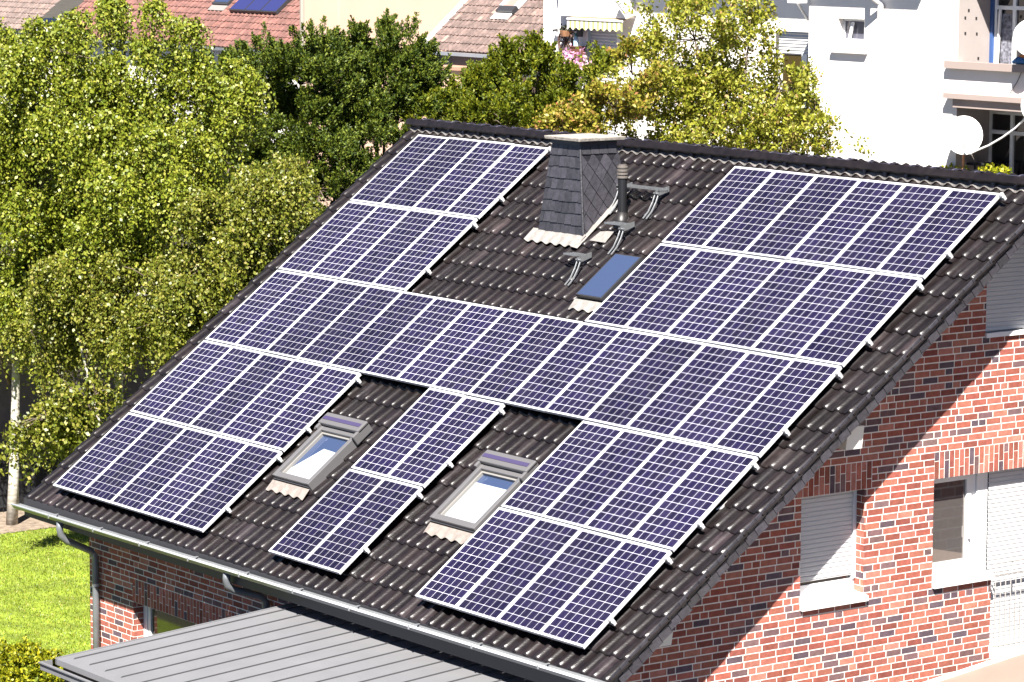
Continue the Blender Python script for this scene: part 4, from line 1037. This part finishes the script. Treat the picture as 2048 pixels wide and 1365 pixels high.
m = MB(); m.box(bc[0]-.16, bc[0]+.16, YK-.4, YK-.1, bc[2]-.5, bc[2]+.14); m.box(bc[0]-.18, bc[0]+.18, YK-.42, YK-.08, bc[2]+.141, bc[2]+.17); m.build("body", M("crate_wood", (.11, .04, .025), .7), BB)
bo = atY(1152, 88, YK-.25)
BO = thing("bottle", "clear blue bottle with green cap on the wooden box", "bottle", (bo[0], YK-.25, bc[2]+.171))
m = MB(); z0 = bc[2]+.172; m.tube([(bo[0], YK-.25, z0), (bo[0], YK-.25, z0+.2), (bo[0], YK-.25, z0+.28)], [.075, .075, .03], 10); m.build("body", M("bottle_blue", (.35, .5, .6), .2), BO)
m = MB(); m.tube([(bo[0], YK-.25, z0+.281), (bo[0], YK-.25, z0+.36)], .045, 10); m.build("cap", M("bottle_green", (.03, .16, .12), .5), BO)
se = atY(1113, 66, YK-.08)
SE = thing("motion_sensor", "small white motion sensor lamp on the facade left of the wheel", "sensor", tuple(se))
m = MB(); m.tube([(se[0], YK-.12, se[2]-.06), (se[0], YK-.12, se[2]+.02)], .06, 10); m.build("housing", WHITEPVC, SE)
m = MB(); m.tube([(se[0]-.05, YK-.16, se[2]+.06), (se[0]-.05, YK-.02, se[2]+.08)], .035, 8); m.build("lens", BLACKMETAL, SE)
r0, r1 = atY(1594, 4, YA-.3), atY(1616, 40, YK-.3)
RO = thing("awning_support", "white folding awning arm beside the white block corner", "awning arm", tuple(r0))
m = MB(); m.tube([r0, r1], .035, 8); m.build("arm", WHITEPVC, RO)
m = MB(); m.box(r0[0]-.25, r0[0]+.15, r0[1]-.1, r0[1]+.2, r0[2]-.03, r0[2]+.12); m.build("joint", WHITEPVC, RO)
r0, r1 = atY(1232, -4, YK-.6), atY(1254, 26, YK-.6)
RO = thing("awning_support", "white slanted beam above the right end of the striped awning", "awning arm", tuple(r0))
m = MB(); m.tube([r0, r1], .09, 4); m.build("arm", WHITEPVC, RO)
# ---- satellite dishes on the loggias
DISHW = M("dish_white", (0.85, 0.84, 0.82), 0.5)
def dish(px, py, Y, rad, label, mark=False, cable=None, base=None):
    c = Vector(atY(px, py, Y)); t = thing("satellite_dish", label, "satellite dish", tuple(c), "satellite dishes on the loggias")
    nrm = Vector((.70, -.62, .33)).normalized(); a = nrm.cross(Vector((0, 0, 1))).normalized(); b = a.cross(nrm)*-1
    if b.z < 0: b = -b
    m = MB(); rings = 6; seg = 28
    for k_, thick in ((0, 0), (1, -.015)):
        pv = []
        for r in range(rings+1):
            f = r/rings
            pv.append([c+nrm*(-.12*(1-f*f)*rad/.45+thick)+(a*math.cos(2*math.pi*q/seg)+b*1.08*math.sin(2*math.pi*q/seg))*rad*f for q in range(seg)])
        for r in range(rings):
            for q in range(seg):
                q2 = (q+1) % seg; m.face([pv[r][q], pv[r][q2], pv[r+1][q2], pv[r+1][q]])
    m.tube([c+(a*math.cos(2*math.pi*q/seg)+b*1.08*math.sin(2*math.pi*q/seg))*rad for q in range(seg+1)], .012, 5, caps=False)
    m.build("reflector", DISHW, t, smooth=True)
    m = MB(); e = c-b*rad*1.02; l = c+nrm*rad*1.3-b*rad*.55
    m.tube([e-nrm*.08, e, l], .016, 6); m.build("feed_arm", M("arm_grey", (.45, .42, .4), .5), t)
    m = MB(); m.tube([l+b*.02, l-nrm*.12+b*.08], .035, 8); m.build("feed_horn", M("horn_white", (.75, .73, .7), .5), t)
    m = MB(); p = c-nrm*.2; m.tube([c-nrm*.12-b*.1, p-b*.15, p-b*.3, Vector((p.x, p.y, c.z-rad-.75))], .03, 8); m.build("mast", M("mast_brown", (.42, .2, .1), .6), t)
    if mark:
        m = MB(); o = c+nrm*.0-b*-.24*rad/.45
        def S2(u, v): 
            rr = (u*u+v*v)/(rad*rad); return c+a*u+b*v+nrm*(-.12*(1-rr)*rad/.45+.012)
        sg = 1 if (_r2@np.array(a)) > 0 else -1
        v0 = rad*.5
        for (u0, u1, va, vb) in ((-.16, -.12, -.02, .035), (-.115, -.08, .03, -.03)): m.face([S2(sg*(u0-.012), v0+va), S2(sg*(u0+.014), v0+va), S2(sg*(u1+.014), v0+vb), S2(sg*(u1-.012), v0+vb)], 0)
        u = -.04
        while u < .19:
            m.face([S2(sg*u, v0-.022), S2(sg*(u+.012), v0-.022), S2(sg*(u+.012), v0+.022), S2(sg*u, v0+.022)], 1); u += .028
        m.build("maker_mark", [M("mark_dark", (.12, .14, .15), .6), M("mark_faint", (.62, .6, .6), .6)], t)
    return t
dish(1928, 271, YA-.25, .43, "white satellite dish with faint grey mark in the lower loggia", True)
dish(2062, 76, YA-.3, .40, "white satellite dish at the upper loggia railing with feed arm")
dish(2078, 212, YA-.3, .40, "white satellite dish cut by the right photo edge")
CA = thing("cable", "white cable sagging from the lower dish towards the right", "cable", tuple(atY(1952, 304, YA-.3)))
m = MB(); m.tube([atY(x, y, YA-.35) for x, y in ((1940, 308), (1952, 302), (1978, 291), (2005, 275), (2030, 257), (2048, 240), (2075, 205))], .022, 6, caps=True); m.build("sheath", WHITEPVC, CA)
CA = thing("cable", "thin dark cable hanging across the white parapet", "cable", tuple(atY(2030, 165, YA-.02)))
m = MB(); m.tube([atY(x, y, YA-.03) for x, y in ((2046, 138), (2034, 165), (2019, 188))], .01, 5); m.build("sheath", BLACKMETAL, CA)
tq = atY(2042, 130, YA-.05)
TL = thing("parapet_clutter", "orange and blue cloth bundle lying on the upper parapet", "cloth", tuple(tq))
m = MB(); m.tube([(tq[0]-.25, YA-.05, zl_top+.05), (tq[0]-.05, YA-.1, zl_top+.1), (tq[0]+.4, YA-.05, zl_top+.07)], [.04, .09, .06], 8); m.build("cloth", M("cloth_blue", (.03, .12, .3), .8), TL)
m = MB(); m.tube([(tq[0]-.02, YA-.05, zl_top+.17), (tq[0]+.4, YA-.05, zl_top+.2)], [.06, .05], 8); m.build("fold", M("cloth_orange", (.6, .2, .05), .8), TL)
# table frame in the lower loggia
tb = atY(1950, 330, YA+.6)
TB = thing("loggia_table", "dark framed table behind the lower satellite dish", "table", (tb[0], YA+.6, zlb))
m = MB(); zt2 = atY(1940, 324, YA+.6)[2]; m.box(tb[0]-.5, tb[0]+.25, YA+.35, YA+.9, zt2-.05, zt2); m.build("tabletop", BLACKMETAL, TB)
for (x, y) in ((-.48, .37), (.2, .37), (-.48, .85), (.2, .85)):
    m = MB(); m.box(tb[0]+x, tb[0]+x+.04, YA+y, YA+y+.04, zlb-.3, zt2-.051); m.build("leg", BLACKMETAL, TB)
# neighbour house opposite the gable: it is what the gable window mirrors
NH = thing("opposite_house", "dark red brick house opposite the gable, mirrored in its window", "house", (25, 22, ZG))
m = MB(); NP = lambda u, w, d: (20-d, u, w)
mortar_sheet(m, NP, [9.5, 34], [ZG, 8], []); 
k = 0; z = ZG
while z < 7.9:
    y = 9.5+(k % 2)*.15
    while y < 34: m.box(y, y+.28, z+.01, z+.15, 0, .006, 1, bcol(), fn=NP); y += .3
    z += .165; k += 1
m.box(20.01, 31, 9.5, 34, ZG, 8, 0)
m.build("wall", [MORTAR, BRICK], NH)
m = MB(); m.hexa([(19.5, 9, 8.01), (31.5, 9, 8.01), (31.5, 34.5, 8.01), (19.5, 34.5, 8.01), (25, 9, 12), (26, 9, 12), (26, 34.5, 12), (25, 34.5, 12)]); m.build("roof", M("opposite_roof", (.12, .05, .04), .8), NH)

# ================================================================== VEGETATION
def blob_points(blobs, n, shell=.55, lump=7):
    """points in a union of ellipsoids, gathered in lumps with gaps between; blobs: (centre, rx, rz, ry)"""
    vol = np.array([b[1]*b[2]*b[3] for b in blobs])**.75
    m = max(4, n//lump); idx = nrg.choice(len(blobs), m, p=vol/vol.sum())
    d = unit(nrg.normal(size=(m, 3))+[0, 0, .15]); r = shell+(1-shell)*nrg.random(m)
    C = np.array([b[0] for b in blobs])[idx]; A = np.array([[b[1], b[3], b[2]] for b in blobs])[idx]
    L = C+d*A*r[:, None]; k = nrg.integers(0, m, n); sz = nrg.uniform(.13, .30, m)
    off = unit(nrg.normal(size=(n, 3)))*(nrg.random(n)**.5)[:, None]*[1.15, 1.15, .75]
    return L[k]+off*sz[k][:, None]*np.minimum(A[k].min(1), 1.6)[:, None], unit(d[k]*.6+off*.7)
def pxblobs(lst):
    out = []
    for (x, y, D, rx, ry, dp) in lst:
        sc = D/CF; out.append((far(x, y, D), rx*sc, ry*sc, dp))
    return out
def woods(mb, base, blobs, r0, lean=0, twigs=None, ntw=60):
    base = np.array(base); tops = sorted([np.array(b[0]) for b in blobs], key=lambda c: c[2])
    apex = base+(tops[-1]-base)*.86
    pts = []; n = 8
    for i in range(n+1):
        t = i/n; p = base+(apex-base)*t; p[0] += math.sin(t*3+base[1])*.12; p[1] += math.cos(t*2.3)*.1; pts.append(p)
    mb.tube(pts, [r0*(1-.85*i/n) for i in range(n+1)], 8)
    for c in tops:
        t = min(.9, max(.15, (c[2]-base[2])/(apex[2]-base[2])*.62)); s = base+(apex-base)*t
        mid = (s+c)/2+np.array([0, 0, -.15]); mb.tube([s, mid, c], [r0*.42*(1-t*.5), r0*.25, r0*.1], 6, 1)
    if twigs is not None and len(twigs):
        for k in nrg.choice(len(twigs), min(ntw, len(twigs)), replace=False) if r0 > .04 else []:
            q = twigs[k]; c = min(tops, key=lambda c: np.linalg.norm(c-q)); mb.tube([c, (c+q)/2+np.array([0, 0, .06]), q], [.013, .009, .004], 5, 1)
def plant(name, label, cat, base, blobs, style, mat, bark, nclump, per, size, r0=.12, group=None, ntw=70, up=0.0, shell=.5, spread=.2, lump=10):
    t = thing(name, label, cat, tuple(base), group)
    C, d = blob_points(blobs, nclump, shell, lump)
    m = MB(); woods(m, base, blobs, r0, twigs=C, ntw=ntw); m.build("trunk", [bark, TWIG], t, smooth=True)
    if style == 'birch':
        ns = 4                   # hanging strands in each spray
        Ls = nrg.uniform(.35, 1.15, (nclump, ns)); k = nrg.random((nclump, ns, per//ns))
        dr = (d*[1, 1, 0])[:, None, :]*nrg.uniform(.05, .35, (nclump, ns, 1))+nrg.normal(0, .13, (nclump, ns, 3))
        P = C[:, None, None, :]+dr[:, :, None, :]*np.sqrt(k)[..., None]+np.array([0, 0, -1.0])*(k**1.4*Ls[..., None])[..., None]+nrg.normal(0, .028, (nclump, ns, per//ns, 3))
        P = P.reshape(-1, 3); D = unit(nrg.normal(0, .7, P.shape)+[0, 0, -.6])
        L = nrg.uniform(.55, 1.45, len(P))*size; Wd = L*.36
    elif style == 'spray':        # dense upward pointing evergreen sprays
        k = nrg.random((nclump, per)); ax = unit(d*[.8, .8, .25]+[0, 0, up]+nrg.normal(0, .28, (nclump, 3)))
        Ls = nrg.uniform(.45, 1.0, nclump)*spread*3.2
        rad = nrg.normal(0, 1, (nclump, per, 3))*(spread*.42*(1.05-k))[..., None]
        P = (C[:, None, :]+ax[:, None, :]*(k*Ls[:, None])[..., None]+rad).reshape(-1, 3)
        D = unit(np.repeat(ax, per, 0)+nrg.normal(0, .55, P.shape)); L = nrg.uniform(.7, 1.4, len(P))*size; Wd = L*.22
    else:                          # loose leafy twigs
        k = nrg.random((nclump, per)); ax = unit(d*.8+[0, 0, up]+nrg.normal(0, .4, (nclump, 3))); Ls = nrg.uniform(.3, .9, nclump)*spread*3
        P = (C[:, None, :]+ax[:, None, :]*(k*Ls[:, None])[..., None]+nrg.normal(0, spread*.3, (nclump, per, 3))).reshape(-1, 3)
        D = unit(np.repeat(ax, per, 0)*.6+nrg.normal(0, .7, P.shape)); L = nrg.uniform(.7, 1.3, len(P))*size; Wd = L*.3
    quads_obj("crown", leaf_quads(P, D, L, Wd), mat, t)
    return t
BIRCH = leafmat("birch_leaf", [(0, (0.085, 0.125, 0.007)), (.5, (0.17, 0.20, 0.013)), (.9, (0.245, 0.26, 0.024)), (1, (0.33, 0.31, 0.06))], .46, .22, .5)
BIRCH2 = leafmat("birch_leaf_olive", [(0, (0.07, 0.095, 0.007)), (.5, (0.14, 0.155, 0.013)), (.9, (0.22, 0.215, 0.03)), (1, (0.31, 0.26, 0.08))], .46, .22, .5)
YEW = leafmat("yew_needle", [(0, (0.024, 0.048, 0.0064)), (.5, (0.064, 0.096, 0.008)), (1, (0.152, 0.176, 0.016))], .55, .2, .35)
THUJA = leafmat("thuja_spray", [(0, (0.036, 0.0612, 0.00288)), (.5, (0.1008, 0.1296, 0.00576)), (1, (0.2088, 0.2088, 0.00864))], .55, .25, .35)
LIGHT = leafmat("pale_leaf", [(0, (0.1008, 0.1296, 0.00864)), (.4, (0.2304, 0.2448, 0.01584)), (.85, (0.36, 0.3456, 0.0432)), (.96, (0.4032, 0.3312, 0.1008)), (1, (0.36, 0.1728, 0.072))], .48, .33, .5)
REDL = leafmat("reddish_leaf", [(0, (0.1008, 0.1152, 0.00864)), (.55, (0.2592, 0.2376, 0.0216)), (.85, (0.36, 0.288, 0.0432)), (.95, (0.3744, 0.216, 0.072)), (1, (0.36, 0.1224, 0.0648))], .5, .33, .45)
HEDGE = leafmat("hedge_leaf", [(0, (0.0756, 0.108, 0.00432)), (.5, (0.216, 0.2376, 0.00648)), (1, (0.432, 0.3888, 0.01296))], .5, .3, .45)
TWIG = M("twig_brown", (0.10, 0.075, 0.055), 0.85)
def gb(x, y, D): p = far(x, y, D); return (p[0], p[1], ZG)

plant("birch_tree", "tallest birch with broad bright yellow green crown at upper left", "tree", gb(222, 760, 61.5),
      pxblobs([(250, 62, 61.5, 165, 90, 1.5), (150, 110, 61.5, 110, 90, 1.4), (330, 210, 61, 150, 110, 1.6), (190, 220, 61, 150, 120, 1.6), (285, 330, 60.5, 170, 110, 1.5), (420, 190, 61.5, 85, 110, 1.1), (210, 430, 60.5, 140, 110, 1.4)]), 'birch', BIRCH, BARKW, 1700, 80, .064, .11, "birch trees left of the brick house", shell=.62, lump=15, ntw=26)
plant("birch_tree", "birch at the left photo edge with white trunk beside the black fence", "tree", gb(6, 800, 62),
      pxblobs([(40, 150, 62.5, 120, 120, 1.6), (-60, 200, 62.5, 120, 150, 1.6), (-60, 330, 62, 150, 170, 1.7), (60, 400, 62, 130, 150, 1.5), (90, 560, 61.5, 100, 90, 1.2), (-30, 600, 62, 90, 120, 1.2)]), 'birch', BIRCH, BARKW, 1500, 80, .064, .12, "birch trees left of the brick house", shell=.62, lump=15, ntw=26)
plant("birch_tree", "low drooping birch with olive crown arching beside the left verge", "tree", gb(450, 800, 58.5),
      pxblobs([(560, 365, 58.5, 95, 75, 1.0), (470, 400, 58.5, 90, 80, 1.0), (420, 540, 58.5, 110, 85, 1.0), (300, 560, 59, 120, 80, 1.0), (360, 640, 58.5, 110, 60, 1.0), (510, 480, 58.5, 70, 70, .8)]), 'birch', BIRCH2, BARKW, 1000, 80, .062, .09, "birch trees left of the brick house", shell=.6, lump=15, ntw=22)
plant("birch_tree", "slim birch with pale leaning trunk seen just behind the verge tiles", "tree", gb(232, 900, 59.5),
      pxblobs([(150, 560, 59.5, 110, 70, .9), (205, 610, 59.5, 70, 60, .8), (60, 660, 60, 80, 60, .9)]), 'birch', BIRCH2, BARKW, 440, 80, .062, .10, "birch trees left of the brick house", shell=.55, lump=13, ntw=16)
plant("young_birch", "small round birch sapling in front of the black fence", "tree", gb(118, 930, 62.5),
      pxblobs([(150, 810, 58.5, 70, 55, .6), (95, 840, 58.5, 55, 45, .6), (190, 790, 58.5, 35, 40, .5)]), 'birch', BIRCH2, BARKW, 170, 44, .075, .05)
plant("yew_tree", "dark green yew with ragged upright tips against the red roof", "tree", gb(590, 560, 67),
      pxblobs([(600, 170, 67, 115, 95, 1.6), (560, 290, 67, 120, 120, 1.6), (660, 250, 67, 100, 130, 1.5), (640, 380, 66.5, 110, 120, 1.5), (520, 200, 67, 60, 90, 1.0)]), 'spray', YEW, BARKD, 1600, 110, .066, .2, "dark evergreens behind the left verge", up=.75, shell=.6, spread=.16)
plant("yew_tree", "dark green yew with pointed leader beside the peach wall", "tree", gb(790, 420, 68),
      pxblobs([(770, 190, 68, 85, 70, 1.4), (812, 130, 68, 32, 55, .6), (742, 110, 68, 34, 60, .6), (700, 160, 68, 40, 60, .7), (790, 250, 67.5, 70, 60, 1.3), (848, 150, 68, 30, 40, .6)]), 'spray', YEW, BARKD, 1050, 110, .066, .16, "dark evergreens behind the left verge", up=.8, shell=.6, spread=.16)
plant("evergreen_hedge", "deep dark evergreen mass standing in shade behind the birches", "hedge", gb(330, 700, 66),
      pxblobs([(330, 330, 66, 170, 160, 1.0), (150, 360, 66.5, 170, 170, 1.0), (30, 300, 67, 130, 170, 1.0), (460, 330, 66, 120, 120, .9), (470, 190, 66.5, 90, 80, .8), (420, 150, 67, 70, 60, .7), (330, 470, 65.5, 170, 130, 1.0), (150, 520, 66, 170, 130, 1.0), (480, 500, 65, 120, 150, .9), (380, 660, 64, 120, 110, .9), (600, 520, 65, 90, 130, .9), (230, 660, 65, 110, 90, .9)]), 'spray', YEW, BARKD, 1700, 60, .11, .2, up=.5, shell=.2, spread=.2)
plant("thuja_tree", "yellow green thuja with many flame shaped tips behind the ridge", "tree", gb(1040, 420, 68),
      pxblobs([(1040, 195, 68, 120, 75, 1.3), (950, 235, 68, 100, 55, 1.1), (1130, 235, 68, 80, 55, 1.0), (1025, 130, 68, 26, 45, .5), (1075, 130, 68, 26, 40, .5), (975, 165, 68, 26, 45, .5), (1095, 150, 68, 16, 35, .4), (870, 240, 67.5, 60, 40, .9), (1010, 255, 67, 130, 50, 1.2), (1195, 150, 68, 18, 45, .4)]), 'spray', THUJA, BARKD, 1250, 95, .07, .16, up=1.1, shell=.55, spread=.15)
plant("pale_tree", "airy pale yellow tree with gaps in front of the white facade", "tree", gb(1400, 420, 68),
      pxblobs([(1390, 80, 68, 130, 110, 1.5), (1330, 190, 68, 120, 100, 1.5), (1450, 220, 68, 150, 110, 1.5), (1580, 270, 68, 120, 70, 1.3), (1640, 300, 67.5, 70, 40, 1.0), (1500, 60, 68, 45, 60, .7), (1560, 180, 68, 60, 60, .9), (1420, 290, 67.5, 190, 50, 1.4), (1640, 200, 68, 40, 50, .7)]), 'leafy', LIGHT, BARKD, 1500, 26, .09, .14, up=.4, shell=.3, spread=.19, lump=5)
plant("red_tipped_shrub", "yellow and reddish leaved shrub between the thuja and pale tree", "shrub", gb(1180, 420, 66),
      pxblobs([(1180, 245, 66, 90, 45, 1.0), (1230, 215, 66, 60, 50, .9), (1120, 262, 66, 50, 30, .8), (1265, 150, 66.5, 30, 60, .6)]), 'leafy', REDL, BARKD, 450, 30, .085, .06, up=.4, shell=.3, spread=.14)
h0 = far(18, 1372, 46.8)
plant("clipped_hedge", "clipped bright yellow green hedge beside the metal annex roof", "hedge", (h0[0], h0[1], ZG),
      [((h0[0]+.1, h0[1], h0[2]+.05), .7, .5, .8), ((h0[0]-.9, h0[1]-.4, h0[2]+.05), .8, .45, .8), ((h0[0]-.3, h0[1]-.6, h0[2]-.5), 1.2, .7, 1.0)], 'leafy', HEDGE, BARKD, 2600, 36, .05, .03, ntw=0, up=.5, shell=.85, spread=.06, lump=2)
fb = atY(1128, 126, YK-1.0)
FB = thing("flower_bush", "pink blossoming flowers below the wagon wheel", "flowers", (fb[0], YK-1.0, ZG))
q = nrg.normal(size=(420, 3))*[.42, .25, .16]+[fb[0]+.1, YK-1.0, fb[2]-.02]
quads_obj("blossoms", leaf_quads(q, unit(nrg.normal(size=(420, 3))), .12, .05), leafmat("pink_petal", [(0, (.5, .2, .38)), (1, (.75, .45, .62))], .6, .3), FB)
q = nrg.normal(size=(500, 3))*[.5, .3, .3]+[fb[0]+.1, YK-.9, fb[2]-.35]
quads_obj("leaves", leaf_quads(q, unit(nrg.normal(size=(500, 3))), .12, .04), THUJA, FB)
for (x0, x1, lab) in ((1890, 1935, "low green balcony plants behind the ridge under the lower dish"), (1965, 2015, "yellow flowering balcony plants behind the ridge by the dark window")):
    a = atY(x0, 343, YA-.1); b = atY(x1, 343, YA-.1)
    t = thing("balcony_plant", lab, "plant", ((a[0]+b[0])/2, YA-.1, zlb))
    n = 420; q = np.stack([nrg.uniform(a[0], b[0], n), nrg.normal(YA-.1, .08, n), nrg.normal(a[2]-.02, .07, n)], 1)
    quads_obj("leaves", leaf_quads(q, unit(nrg.normal(size=(n, 3))+[0, 0, .5]), .10, .035), HEDGE, t)
    m = MB(); m.box(a[0], b[0], YA-.2, YA-.02, zlb, a[2]-.1); m.build("planter_box", M("planter_brown", (.2, .1, .06), .8), t)
